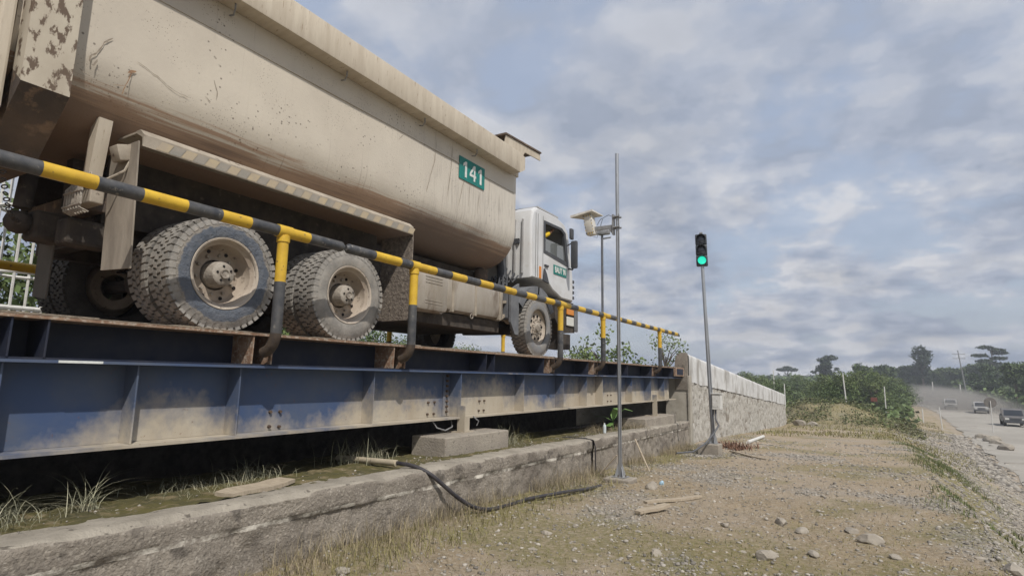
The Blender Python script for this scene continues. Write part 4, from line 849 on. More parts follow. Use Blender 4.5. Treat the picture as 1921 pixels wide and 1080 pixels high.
# driver at the open cab window
def skinned(name, pts, edges, radii, matname, parent=None, loc=(0, 0, 0), root=0, sub=2):
    me = bpy.data.meshes.new(name); loc = Vector(loc); me.from_pydata([Vector(p)-loc for p in pts], edges, [])
    o = bpy.data.objects.new(name, me); COL.objects.link(o); me.materials.append(MATS[matname])
    sk = o.modifiers.new('skin', 'SKIN'); 
    for i, r in enumerate(radii):
        s = me.skin_vertices[0].data[i]; s.radius = (r, r) if not isinstance(r, tuple) else r; s.use_root = i == root
    sd = o.modifiers.new('sub', 'SUBSURF'); sd.levels = sub; sd.render_levels = sub
    bpy.context.view_layer.update(); dg = bpy.context.evaluated_depsgraph_get()
    m2 = bpy.data.meshes.new_from_object(o.evaluated_get(dg)); m2.name = name; o.modifiers.clear(); o.data = m2
    if not m2.materials: m2.materials.append(MATS[matname])
    m2.polygons.foreach_set('use_smooth', [True]*len(m2.polygons))
    if parent: o.parent = parent; o.location = loc-wl(parent)
    else: o.location = loc
    return o
def driver():
    # seated: pelvis, chest, neck, head; right arm up with the hand at the window's top edge
    P = [(-5.5, 9.35, 3.72), (-5.5, 9.33, 3.98), (-5.48, 9.36, 4.14), (-5.47, 9.39, 4.22), (-5.46, 9.41, 4.34), (-5.46, 9.42, 4.42),
         (-5.32, 9.36, 4.10), (-5.13, 9.52, 4.16), (-5.06, 9.72, 4.28), (-5.05, 9.80, 4.32), (-5.68, 9.38, 4.10), (-5.74, 9.6, 3.94), (-5.66, 9.84, 3.98), (-5.4, 9.75, 3.70), (-5.62, 9.75, 3.70), (-5.4, 9.85, 3.45), (-5.62, 9.85, 3.45)]
    E_ = [(0, 1), (1, 2), (2, 3), (3, 4), (4, 5), (2, 6), (6, 7), (7, 8), (8, 9), (2, 10), (10, 11), (11, 12), (0, 13), (0, 14), (13, 15), (14, 16)]
    rad = [.15, .16, .10, .055, .095, .07, .065, .045, .032, .03, .065, .045, .035, .075, .075, .05, .05]
    b = skinned('person', P, E_, rad, 'skin', loc=(-5.5, 9.35, 3.6)); tag(b, 'truck driver in a yellow sleeve raising one hand at the open cab window', 'person')
    m = MB(); m.tube([(-5.30, 9.36, 4.09), (-5.13, 9.52, 4.16), (-5.065, 9.70, 4.265)], [.085, .064, .05], 12); m.build('sleeve', 'sleeve', b, True)
    m = MB(); m.tube([(-5.5, 9.35, 3.68), (-5.5, 9.33, 3.95), (-5.49, 9.35, 4.12)], [.17, .19, .12], 14, aspect=1.1); m.build('shirt', 'cloth_dark', b, True)
    m = MB(); m.ico((-5.455, 9.40, 4.39), .105, 2, .02, sc=(1, 1.05, .75)); m.build('hair', 'hair', b, True)
    for k in range(4):
        o = .017*(k-1.5); L_ = .045+.006*(k in (1, 2)); m = MB(); m.tube([(-5.05+o, 9.80, 4.325), (-5.05+o*1.2, 9.83, 4.335+L_*.5), (-5.05+o*1.3, 9.835+L_*.4, 4.34+L_)], [.010, .009, .007], 6); m.build('finger', 'skin', b, True)
    m = MB(); m.tube([(-5.02, 9.79, 4.32), (-5.0, 9.81, 4.35)], [.010, .008], 6); m.build('thumb', 'skin', b, True)
driver()

# ------------------------------------------------------------------ camera mast, thin pole, traffic signal
def gpole(root, x, y, z0, z1, r, lean=(0, 0), m='galvanised', segs=4, name='pole'):
    pts = [(x+lean[0]*t, y+lean[1]*t, z0+(z1-z0)*t) for t in np.linspace(0, 1, segs)]
    return MB().tube(pts, r, 14).build(name, m, root, True)
def mast():
    px, py = -3.326, 8.85
    block(-3.52, -3.1, 8.62, 9.0, -.16, -.012, 'small concrete footing under the tall camera mast in front of the ledge')
    root = thing('camera_mast', 'tall slim galvanised pole with a clamped arm and striped camera housing', 'camera pole', (px, py, 0))
    gpole(root, px, py, -.01, 5.26, .030)
    m = MB(); m.tube([(px+.034, py-.03, 0), (px+.034, py-.03, 4.2)], .007, 6); m.build('cable', 'galv_dull', root)
    m = MB(); m.box(px-.11, px+.11, py-.11, py+.11, -.011, .0); m.build('base_plate', 'galv_dull', root)
    for a in (0, 90, 180, 270):
        t = R(a+45); d = Vector((math.cos(t), math.sin(t), 0)); s = d.cross(Vector((0, 0, 1)))*.004
        p0 = Vector((px, py, 0)); b = MB(); A = [p0+d*.028, p0+d*.1, p0+d*.032+Vector((0, 0, .2))]
        b.add([q+s for q in A]+[q-s for q in A], [(0, 1, 2), (3, 5, 4), (0, 1, 4, 3), (1, 2, 5, 4), (2, 0, 3, 5)]); b.build('gusset', 'galvanised', root)
        b = MB(); q = p0+Vector((math.cos(R(a))*.09, math.sin(R(a))*.09, 0)); b.tube([q, q+Vector((0, 0, .03))], .009, 6); b.build('anchor_bolt', 'bolt_rust', root)
    for z in (4.155, 3.975):
        m = MB(); m.tube([(px-.07, py, z), (px-.03, py, z)], .018, 8); m.tube([(px-.06, py-.045, z), (px+.05, py-.045, z)], .016, 8); m.tube([(px-.06, py+.045, z), (px+.05, py+.045, z)], .016, 8); m.build('pole_clamp', 'galv_dull', root, True)
    m = MB(); m.box(px-.085, px-.06, py-.04, py+.04, 3.86, 4.20); m.prism([(px-.085, 4.03), (px-.42, 4.03), (px-.42, 3.97), (px-.16, 3.97), (px-.085, 3.87)], 'y', py-.02, py+.02); m.build('bracket_arm', 'galv_dull', root)
    m = MB(); m.tube([(px-.10, py, 4.18), (px-.16, py, 4.21), (px-.26, py, 4.17), (px-.30, py, 4.05), (px-.30, py, 4.0)], .005, 5); m.tube([(px-.36, py, 4.06), (px-.33, py, 4.12), (px-.28, py, 4.17)], .005, 5); m.tube([(px-.42, py-.02, 3.86), (px-.36, py-.02, 3.84), (px-.33, py, 3.93)], .004, 5); m.build('cable', 'pole_dark', root)
    # housing, tilted
    c = Vector((px-.48, py-.02, 4.08)); rt = Matrix.Rotation(R(-7), 3, 'Y') @ Matrix.Rotation(R(8), 3, 'X')
    m = MB(); m.box(c.x-.07, c.x+.07, c.y-.09, c.y+.09, c.z-.19, c.z+.17, rot=rt, bev=.018); hs = m.build('camera_housing', 'camera_white', root, True)
    m = MB()
    for k in range(7):
        z = c.z-.165+.05*k
        for (xa, xb) in ((-.072, -.060), (.060, .072)):
            vs = [Vector((c.x+xa, c.y-.094, z)), Vector((c.x+xb, c.y-.094, z+.012)), Vector((c.x+xb, c.y-.094, z+.034)), Vector((c.x+xa, c.y-.094, z+.022))]
            m.add([rt @ (v-c)+c for v in vs], [(0, 1, 2, 3)], k % 2)
    for k in range(6):
        x = c.x-.06+.02*k; vs = [Vector((x, c.y-.094, c.z-.17)), Vector((x+.012, c.y-.094, c.z-.17)), Vector((x+.02, c.y-.094, c.z-.145)), Vector((x+.008, c.y-.094, c.z-.145))]
        m.add([rt @ (v-c)+c for v in vs], [(0, 1, 2, 3)], k % 2)
        vs = [v+Vector((0, 0, .30)) for v in vs]; m.add([rt @ (v-c)+c for v in vs], [(0, 1, 2, 3)], k % 2)
    m.build('warning_tape', ['plastic_dark', 'rail_yellow'], hs)
    m = MB(); m.add([(c.x-.30, c.y-.16, c.z+.115), (c.x+.10, c.y-.16, c.z+.185), (c.x+.17, c.y+.16, c.z+.165), (c.x-.20, c.y+.2, c.z+.16),
                     (c.x-.30, c.y-.16, c.z+.155), (c.x+.10, c.y-.16, c.z+.215), (c.x+.17, c.y+.16, c.z+.178), (c.x-.20, c.y+.2, c.z+.19)],
                    [(0, 1, 2, 3), (4, 5, 6, 7), (0, 1, 5, 4), (1, 2, 6, 5), (2, 3, 7, 6), (3, 0, 4, 7)]); m.build('sun_shield', 'camera_white', hs)
    # thin dark pole beyond the deck
    r2 = thing('thin_pole', 'thin dark pole with a small camera beyond the weighbridge deck', 'camera pole', (-8.1, 19.9, 0))
    gpole(r2, -8.1, 19.9, .3, 6.85, .045, m='pole_dark')
    m = MB(); m.box(-8.25, -7.8, 19.8, 20.0, 6.85, 7.02, bev=.03); m.box(-8.4, -8.1, 19.78, 20.02, 6.9, 7.1); m.tube([(-8.1, 19.9, 6.7), (-7.75, 19.9, 6.72)], .03, 8); m.build('small_camera', 'galv_dull', r2, True)
mast()
def signal():
    gx, gy = -3.33, 15.3
    block(-3.62, -3.12, 15.02, 15.5, -.42, -.06, 'concrete footing block under the green traffic signal pole')
    root = thing('traffic_signal', 'leaning pole with three lens traffic signal showing green light', 'traffic signal', (gx, gy, -.06))
    top = Vector((-3.42, gy, 4.47)); bot = Vector((-3.30, gy, -.055))
    MB().tube([bot, bot.lerp(top, .5), top], .042, 14).build('pole', 'galvanised', root, True)
    m = MB(); m.tube([bot+Vector((.055, -.03, 0)), bot.lerp(top, .5)+Vector((.05, -.02, 0)), top+Vector((.02, 0, -.1))], .014, 8); m.build('conduit', 'galvanised', root, True)
    m = MB(); m.box(gx-.10, gx+.14, gy-.12, gy+.12, -.06, -.045); m.build('base_plate', 'galv_dull', root)
    for a in (0, 90, 180, 270):
        d = Vector((math.cos(R(a+30)), math.sin(R(a+30)), 0)); s = d.cross(Vector((0, 0, 1)))*.005; A = [bot+d*.04, bot+d*.12, bot+d*.04+Vector((0, 0, .32))]
        b = MB(); b.add([q+s for q in A]+[q-s for q in A], [(0, 1, 2), (3, 5, 4), (0, 1, 4, 3), (1, 2, 5, 4), (2, 0, 3, 5)]); b.build('gusset', 'galvanised', root)
    yaw = math.atan2(top.x, -top.y)*-1; rz = Matrix.Rotation(math.atan2(-top.x, top.y)*1.0, 3, 'Z') @ Matrix.Rotation(R(1.5), 3, 'Y')
    # head faces the camera side (-y rotated)
    hc = Vector((top.x-.01, gy, 4.88))
    def tr(v): return Matrix.Rotation(R(12), 3, 'Z') @ Vector(v)+hc+Vector((-.018*v[2], 0, 0))
    for k, zc in enumerate((.285, 0, -.285)):
        m = MB(); m.box(-.145, .145, -.09, .11, zc-.138, zc+.138, bev=.03); m.v = [tuple(tr(v)) for v in m.v]; hd = m.build('signal_section', 'signal_black', root, True)
        m = MB(); m.lathe([(0, .028), (.05, .024), (.09, .010), (.105, 0)], (0, 0, 0), 'y', 28, sgn=-1); m.v = [tuple(tr((v[0], v[1]-.092, v[2]+zc))) for v in m.v]; m.build('lens', 'lens_green' if k == 2 else 'lens_off', hd, True)
        m = MB(); n = 20
        arc = [R(a) for a in (np.linspace(-25, 205, n))]
        for yy, sc_ in ((-.088, 1), (-.20, .99)):
            for rad in (.112, .120): m.v += [tuple(tr((math.cos(a)*rad*sc_, yy if yy > -.1 else yy*(.55+.45*max(0, math.sin(a)))-.02, math.sin(a)*rad*sc_+zc))) for a in arc]
        for i in range(n-1):
            for (p, q) in ((0, 2*n), (n, 3*n), (2*n, 3*n)): m.f.append((p+i, p+i+1, q+i+1, q+i)); m.m.append(0)
        m.build('hood', 'signal_black', hd, True)
    m = MB(); m.box(-.03, .05, -.03, .03, .42, .49, bev=.01); m.v = [tuple(tr(v)) for v in m.v]; m.build('top_cap', 'galv_dull', root)
    # cabinet and its conduit
    m = MB(); m.box(-3.27, -3.06, gy-.14, gy+.1, .78, 1.16, bev=.008); cb = m.build('control_cabinet', 'paint_white_old', root)
    m = MB(); m.box(-3.29, -3.04, gy-.16, gy+.12, 1.162, 1.18); m.build('cabinet_lid', 'paint_white_old', cb)
    m = MB(); m.box(-3.25, -3.10, gy-.146, gy-.141, .84, 1.10); m.build('cabinet_door', 'paint_white_old', cb)
    m = MB(); m.tube([(-3.2, gy-.05, .78), (-3.2, gy-.1, .55), (-3.12, gy-.15, .40), (-3.22, gy-.3, .2), (-3.36, gy-.6, -.02), (-3.55, gy-1.0, -.18), (-3.75, gy-1.7, -.16)], .022, 8); m.tube([(-3.24, gy-.05, .78), (-3.28, gy-.09, .5), (-3.3, gy-.1, .1)], .015, 8)
    m.build('cable_conduit', 'pole_dark', cb, True)
signal()

# ------------------------------------------------------------------ pier and ramp wall
def ramp_wall():
    root = thing('ramp_wall', 'rough stone ramp wall with whitewashed top band beyond the weighbridge', 'wall', (-4.5, 30, 0))
    XW = -4.48; ya, yb = 17.75, 42.8
    def top(y): return 2.29+(y-ya)*(.66-2.29)/(yb-ya)
    def band(y): return 1.45+(y-ya)*(-.02-1.45)/(yb-ya)
    ys = np.arange(ya, yb, .07)
    V = []; nv = 40
    for y in ys:
        zt, zb = band(y), -1.0-(y-ya)*.045; z = np.linspace(zt, zb, nv); yy = np.full(nv, y)
        V += list(zip(XW+.11*fbm(yy*3.5, z*3.5, 5)+.06*fbm(yy*12, z*12, 3)-.02, yy, z))
    o = npmesh('stone_face', V, grid_faces(len(ys), nv), 'concrete_rough', smooth=True, parent=root); o.location = -root.location; o.data.materials[0] = MATS['plaster_stone']
    V = []
    for y in ys:
        zt, zb = top(y), band(y)-.02+.09*float(fbm(y*1.3, 3.3, 5)); pr = [(XW-.36, zt-.2), (XW-.34, zt-.07), (XW-.25, zt-.01), (XW-.12, zt), (XW-.03, zt-.02), (XW+.012, zt-.06)]+[(XW+.022-.012*q, zt-.1+(zb-zt+.1)*q) for q in np.linspace(0, 1, 8)]
        for i, (x, z) in enumerate(pr): V.append((x+.006*float(fbm(y*.7, z*2, 2)), y, z+.02*float(fbm(y*.9+5, .3, 3))))
    o = npmesh('whitewashed_band', V, grid_faces(len(ys), 14), 'whitewash', smooth=True, parent=root); o.location = -root.location
    m = MB(); pts = [(ya, -1), (ya, top(ya)-.1), (yb, top(yb)-.1), (yb, -2.6)]; m.prism(pts, 'x', XW-.04, XW-.37); m.build('wall_core', 'concrete_rough', root)
    # end cap
    m = MB(); m.prism([(XW-.37, 1.2), (XW-.37, 2.07), (XW-.30, 2.25), (XW-.18, 2.31), (XW-.01, 2.30), (XW-.01, 1.2)], 'y', ya-.12, ya+.01); m.build('end_cap', 'concrete_rough', root)
    m = MB(); m.box(XW-.01, XW+.06, ya-.13, ya+.10, -.7, 1.62, bev=.01); m.box(XW-.01, XW+.03, ya+.11, ya+.25, -.7, 1.5, bev=.01); m.build('corner_rib', 'plaster_pale', root)
    m = MB(); m.prism([(-4.49, -.5), (-4.49, 1.53), (-5.12, 1.53), (-5.12, 1.3), (-5.16, .55), (-5.05, -.5)], 'y', 17.66, 18.0); m.build('pier', 'plaster_pale', root)
    m = MB(); m.box(-8.3, -5.1, 18.1, 18.4, -.4, 1.75); m.build('abutment', 'concrete_block', root)
    # red stain board, ramp slab behind
    m = MB(); m.prism([(18.0, 1.84), (18.0, -1), (60, -3), (60, -1.9), (44, -.6)], 'x', XW-.38, -8.4); m.build('ramp_slab', 'concrete_top', root)
mps = mat('plaster_stone', (.46, .44, .40), (.35, .33, .29), 4, .95, bump=1, bscale=16, c3=(.17, .15, .125), c3t=(.56, .66), c3s=9)
ramp_wall()

# ------------------------------------------------------------------ vegetation helpers
def leaf_mesh(name, pts, sizes, mat_, flat=.0, elong=1.5, rng=RNG):
    n = len(pts); P = np.asarray(pts); S = np.asarray(sizes).reshape(-1, 1)
    a = rng.normal(size=(n, 3)); a[:, 2] *= (1-flat); a /= np.linalg.norm(a, axis=1, keepdims=True)
    b = rng.normal(size=(n, 3)); b -= (b*a).sum(1, keepdims=True)*a; b /= np.linalg.norm(b, axis=1, keepdims=True)
    V = np.concatenate([P-a*S*elong*.5, P+b*S*.38+a*S*.05, P+a*S*elong*.5, P-b*S*.38+a*S*.05], 1).reshape(-1, 3)
    F = np.arange(4*n).reshape(-1, 4); me_o = npmesh(name, V, F, mat_); return me_o
def crown_pts(clumps, n, rng=RNG, hollow=.35):
    # clumps: (x,y,z,rx,ry,rz)
    C = np.array(clumps, float); w = (C[:, 3]*C[:, 4]*C[:, 5])**(2/3); idx = rng.choice(len(C), n, p=w/w.sum())
    d = rng.normal(size=(n, 3)); d /= np.linalg.norm(d, axis=1, keepdims=True); r = (hollow+(1-hollow)*rng.random((n, 1)))**.6
    r *= 1+.25*rng.normal(size=(n, 1))*.5
    return C[idx, :3]+d*r*C[idx, 3:]
def make_tree(kind, H=8, n=2600, leafm='leaves_a', leaf=.28, seed=0):
    rg = np.random.default_rng(seed); rnd = random.Random(seed); root = bpy.data.objects.new(kind, None); COL.objects.link(root)
    m = MB(); cl = []; tr = H*.022
    if kind == 'shrub':
        for i in range(9): a = rnd.random()*2*PI; r = rnd.random()*H*.45; cl.append((math.cos(a)*r, math.sin(a)*r, H*(.22+.5*rnd.random()*(1-r/H)), H*.26, H*.26, H*.2))
        cl.append((0, 0, H*.62, H*.28, H*.28, H*.26))
        for i in range(5): c = cl[i]; m.tube([(0, 0, -.2), (c[0]*.4, c[1]*.4, c[2]*.5), c[:3]], [tr, tr*.7, tr*.3], 6)
    elif kind == 'tall_tree':
        lean = rnd.uniform(-.05, .05)*H; m.tube([(0, 0, -.3), (lean*.3, 0, H*.4), (lean, 0, H*.8)], [tr, tr*.8, tr*.45], 8)
        for i in range(9):
            z = H*(.42+.5*i/8); a = rnd.random()*2*PI; r = H*.16*rnd.random(); cl.append((lean*z/H+math.cos(a)*r, math.sin(a)*r, z, H*.10*(1.2+rnd.random()), H*.12, H*.07))
            m.tube([(lean*z/H, 0, z-H*.08), cl[-1][:3]], [tr*.4, tr*.15], 5)
        for i in range(3):
            a = rnd.random()*2*PI; cl.append((math.cos(a)*H*.28, math.sin(a)*H*.28, H*(.55+.15*rnd.random()), H*.06, H*.06, H*.045)); m.tube([(0, 0, H*.5), cl[-1][:3]], [tr*.35, tr*.12], 5)
    elif kind == 'umbrella_tree':
        m.tube([(0, 0, -.3), (0, 0, H*.75)], [tr, tr*.6], 7)
        for i in range(7): a = i/7*2*PI; cl.append((math.cos(a)*H*.28, math.sin(a)*H*.28, H*.84, H*.16, H*.16, H*.06)); m.tube([(0, 0, H*.6), cl[-1][:3]], [tr*.4, tr*.15], 5)
        cl.append((0, 0, H*.92, H*.2, H*.2, H*.07))
    elif kind == 'layered_tree':
        m.tube([(0, 0, -.3), (H*.02, 0, H*.9)], [tr, tr*.4], 7)
        for i in range(13):
            z = H*(.3+.66*i/12); a = rnd.random()*2*PI; r = H*(.34-.2*i/12)*rnd.uniform(.5, 1); cl.append((math.cos(a)*r, math.sin(a)*r, z, H*.15, H*.15, H*.035)); m.tube([(0, 0, z-H*.05), cl[-1][:3]], [tr*.35, tr*.12], 5)
    else:   # broadleaf
        m.tube([(0, 0, -.3), (H*.02, 0, H*.3), (0, H*.02, H*.6)], [tr, tr*.8, tr*.5], 8)
        for i in range(13):
            a = rnd.random()*2*PI; z = H*(.32+.56*rnd.random()); r = H*.30*math.sqrt(rnd.random())*(1-abs(z/H-.55)); cl.append((math.cos(a)*r, math.sin(a)*r, z, H*.15, H*.15, H*.11))
            m.tube([(0, 0, H*.3+.3*(z-H*.3)), (cl[-1][0]*.5, cl[-1][1]*.5, z*.85), cl[-1][:3]], [tr*.5, tr*.3, tr*.12], 5)
        cl.append((0, 0, H*.88, H*.14, H*.14, H*.11))
    P = crown_pts(cl, n, rg); lf = leaf_mesh('crown', P, rg.uniform(.6, 1.3, n)*leaf, leafm, rng=rg); lf.parent = root
    t = m.build('trunk', 'bark', root, True)
    return root
PROTO = {}
def place_tree(kind, var, x, y, s, label, group=None, leafm='leaves_a', n=1700, leaf=.5, H=8, z=None, rot=None):
    key = (kind, var, leafm, n, leaf, H); first = key not in PROTO
    if first: PROTO[key] = make_tree(kind, H, n, leafm, leaf, seed=hash((kind.__len__(), var, n, int(H*10))) % 9999); o = PROTO[key]
    else: o = dup(PROTO[key])
    zz = float(base_h(x, y)) if z is None else z
    o.location = (x, y, zz); o.scale = (s, s, s); o.rotation_euler = (0, 0, random.random()*6.28 if rot is None else rot)
    tag(o, label, 'shrub' if kind == 'shrub' else 'tree', group); 
    for k in ('group',):
        if not group and k in o: del o[k]
    return o
def dirx(px, d):     # ground position seen at image column px, at distance d along the view's plan direction
    a = math.atan((px-960.5)/F_PX)-R(YAW)*1.0
    return math.sin(a)*d, math.cos(a)*d
# far skyline trees on the right and middle: px, distance, kind, height, material
sky = [(1475, 300, 'umbrella_tree', 11, 'leaves_dark', 'small umbrella crowned tree alone on the skyline beyond the ramp wall'),
       (1545, 210, 'tall_tree', 12.5, 'leaves_dark', 'dark clumped tree standing above the shrubs near the white post'),
       (1727, 230, 'tall_tree', 16.5, 'leaves_dark', 'tallest dark emergent tree beyond the end of the road'),
       (1668, 240, 'tall_tree', 9.5, 'leaves_dark', 'thin round headed tree left of the tallest emergent tree'),
       (1858, 220, 'layered_tree', 14.5, 'leaves_dark', 'tall tree with layered flat branches above the forest right of the power pole'),
       (1607, 150, 'broadleaf_tree', 8.2, 'leaves_a', 'light green tree rising from the thicket behind the leaning white post'),
       (1655, 170, 'broadleaf_tree', 8.6, 'leaves_b', 'rounded tree at the left end of the road forest')]
for (px, d, k, H, lm, lb) in sky:
    x, y = dirx(px, d); place_tree(k, px, x, y, 1, lb, None, lm, 2400, .42 if d < 200 else .5, H)
random.seed(4)
USED = set()
LM = [(1400, 'the ramp wall end'), (1475, 'the umbrella tree'), (1545, 'the dark clumped tree'), (1581, 'the leaning white post'), (1633, 'the red board'), (1653, 'the second white post'), (1727, 'the tallest tree'), (1773, 'the third vehicle'), (1806, 'the power pole'), (1829, 'the silver pickup'), (1858, 'the layered tree'), (1885, 'the dark pickup')]
def where(px, d, dmid, dfar, what):
    row = 'front row' if d < dmid else ('middle row' if d < dfar else 'back row')
    for q in sorted(LM, key=lambda q: abs(q[0]-px)):
        side = 'directly behind' if abs(px-q[0]) < 4 else ('just left of' if px < q[0] and px > q[0]-14 else 'just right of' if px > q[0] and px < q[0]+14 else 'well left of' if px < q[0] else 'well right of')
        t = '%s, %s, %s %s' % (what, row, side, q[1])
        if t not in USED and len(t.replace(',', '').split()) <= 16: USED.add(t); return t
    return what
G1 = 'forest trees beyond the haul road'
for i in range(34):
    px = 1690+i*8.2+random.uniform(-5, 5); d = random.choice((125, 150, 185))+random.uniform(-10, 10)
    if px > 1780 : d -= 18
    x, y = dirx(px, d)
    rr = float(np.interp(y, RY, RRX))
    if x < rr+3: d = 235; x, y = dirx(px, d)
    tgt = (722-700+random.uniform(-4, 9)+(7 if px > 1840 else 0))/F_PX*d+1.5-float(base_h(x, y)); 
    place_tree('broadleaf_tree', i % 4, x, y, tgt/8.0, where(px, d, 130, 170, ['mid green forest tree', 'dark green forest tree'][i % 2]), G1, ['leaves_a', 'leaves_b'][i % 2], 2600, .36, 8.0)
G2 = 'thicket trees beyond the ramp wall'
for i in range(26):
    px = 1395+i*11.5+random.uniform(-6, 6); d = random.choice((62, 85, 115))+random.uniform(-7, 7); x, y = dirx(px, d)
    if px > 1600: d = max(d, 75)
    x, y = dirx(px, d)
    if x > np.interp(y, RY, RLX)-3: continue
    topy = np.interp(px, [1400, 1500, 1600, 1660, 1700], [703, 704, 694, 696, 715])+random.uniform(-3, 12)
    tgt = max(1.8, (718-topy)/F_PX*d+1.5-float(base_h(x, y)))
    place_tree('broadleaf_tree' if i % 3 == 0 else 'shrub', i % 3, x, y, tgt/(5.0), where(px, d, 72, 100, ['leafy young thicket tree', 'rounded bright thicket shrub', 'low dark thicket shrub'][i % 3]), G2, ['leaves_c', 'leaves_a', 'leaves_c'][i % 3], 3200, .14, 5.0)
# bushes by the far side of the weighbridge and seen under the truck
G3 = 'bushes behind the weighbridge'
def bush_label(i):
    K = ['yellow green bush', 'dense leafy bush', 'loose pale bush'][i % 3]
    Wh = ['far outside the left edge', 'outside the left edge', 'off the left edge beside the white fence', 'seen at the left edge behind the pipe fence', 'behind the hooped cage ladder', 'right behind the ladder stringers', 'behind the tail mud flap', 'behind the far rear wheel', 'beside the white cabin', 'seen between the rear and middle wheels', 'seen through the gap ahead of the middle wheel', 'seen under the battery box', 'seen under the fuel tank', 'seen under the chassis near the front axle', 'seen behind the front wheel', 'just ahead of the front wheel', 'behind the third handrail post', 'behind the fourth handrail post', 'left of the last handrail post', 'behind the last handrail post'][i]
    return K+' '+Wh
for i in range(20):
    y = -6+i*2.1; x = -12.5-random.random()*3-(.18*i)
    h = np.interp(y, [-6, 6, 12, 36], [5.4, 4.6, 2.7, 2.3])*random.uniform(.8, 1.1)
    place_tree('shrub', i % 3, x, y, h/5.0, bush_label(i), G3, ['leaves_c', 'leaves_a', 'leaves_c'][i % 3], 3200, .14, 5.0)
for (px, d, H, lb) in ((1135, 27, 3.9, 'sparse leafy tree behind the fourth handrail post'), (1168, 29, 3.3, 'small pale leafed tree just right of the camera mast'), (1085, 33, 3.3, 'low tree tops showing left of the camera mast over the deck'), (1248, 40, 4.7, 'thin wispy tree behind the last handrail post')):
    x, y = dirx(px, d); place_tree('broadleaf_tree', px, x, y, 1, lb, None, 'leaves_c', 420, .15, H, z=.1)

# ground cover: distant forest floor mass and undergrowth
def mass():
    n = 42000; px = RNG.uniform(1200, 2300, n); d = RNG.uniform(60, 420, n); a = np.arctan((px-960.5)/F_PX)-R(YAW); x = np.sin(a)*d; y = np.cos(a)*d
    ok = (x < np.interp(y, RY, RLX)-2.5) | (x > np.interp(y, RY, RRX)+2.5) | (y > 262); x, y, d = x[ok], y[ok], d[ok]
    h = base_h(x, y)+RNG.random(len(x))*np.interp(d, [60, 120, 420], [1.2, 2.6, 7.0])*(.5+1.0*np.clip(fbm(x*.05, y*.05, 3)+.5, 0, 1))
    s = np.interp(d, [60, 420], [.4, 2.1]); o = leaf_mesh('undergrowth', np.stack([x, y, h], 1), s, 'leaves_a', flat=.3); tag(o, 'continuous green undergrowth and far woodland along the horizon', 'undergrowth', kind='stuff')
    n = 26000; x = RNG.uniform(-75, -10.5, n); y = RNG.uniform(-25, 90, n); h = base_h(x, y)+RNG.random(n)*np.interp(x, [-75, -10], [1.4, .5]); o = leaf_mesh('meadow_cover', np.stack([x, y, h], 1), np.interp(x, [-75, -10], [.5, .16]), 'leaves_c', flat=.2)
    tag(o, 'green ground cover plants on the far side of the weighbridge', 'ground cover', kind='stuff')
mass()
def scrub():
    n = 16000; y = RNG.uniform(43, 66, n); x = RNG.uniform(-6.5, 3.2, n); k = (fbm(x*.7+3, y*.35, 4) > -.03) & (x < np.interp(y, RY, RLX)-2.6); x, y = x[k], y[k]
    z = ground_h(x, y)+RNG.random(len(x))**1.5*.5; o = leaf_mesh('scrub', np.stack([x, y, z], 1), RNG.uniform(.05, .15, len(x)), 'scrub_leaf', flat=.2); tag(o, 'low brown green scrub covering the earth mounds past the ramp wall', 'scrub', kind='stuff')
scrub()

# ------------------------------------------------------------------ left background: white cage ladder, fence
def cage():
    root = thing('cage_ladder', 'white steel ladder with hooped safety cage behind the truck tail', 'ladder', (-11, 3.5, 0))
    for x, y in ((-10.9, 3.95), (-10.9, 4.25)):
        MB().tube([(x, y, .4), (x, y, 5.2)], .045, 8).build('stringer', 'paint_white_old', root, True)
    for i in range(14): z = .7+.32*i; MB().tube([(-10.9, 3.95, z), (-10.9, 4.25, z+.08)], .025, 6).build('rung', 'paint_white_old', root, True)
    for z in (2.9, 3.9, 4.9):
        MB().tube([(-10.9+.0-.35*math.sin(q), 3.55-.38*math.cos(q), z) for q in np.linspace(0, 2*PI, 20)], .028, 6, cap=False).build('cage_hoop', 'paint_white_old', root, True)
    for q in np.linspace(0, 2*PI, 7)[:-1]:
        MB().tube([(-10.9-.35*math.sin(q), 3.55-.38*math.cos(q), .8), (-10.9-.35*math.sin(q), 3.55-.38*math.cos(q), 4.9)], .02, 6).build('cage_bar', 'paint_white_old', root, True)
    r2 = thing('pipe_fence', 'white double pipe fence low behind the weighbridge at the left', 'fence', (-10.6, 2, 0))
    for z in (2.25, 2.37): MB().tube([(-10.6, -2, z), (-10.6, 4.2, z)], .035, 8).build('rail', 'paint_white_old', r2, True)
    for y in (-1.5, 0, 1.5, 3.0, 4.1): MB().tube([(-10.6, y, .3), (-10.6, y, 2.4)], .035, 8).build('post', 'paint_white_old', r2, True)
    r3 = thing('white_container', 'white ribbed site cabin partly hidden behind the rear wheels', 'cabin', (-18, 8, 0))
    MB().box(-21, -17, 8.2, 10.6, .6, 4.6).build('wall', 'paint_white_old', r3)
    for i in range(14): MB().box(-16.995, -16.94, 8.3+.17*i, 8.38+.17*i, .7, 4.5).build('rib', 'cab_grey', r3)
    MB().box(-21.1, -16.85, 8.1, 10.7, 4.6, 4.72).build('roof', 'cab_grey', r3)
cage()

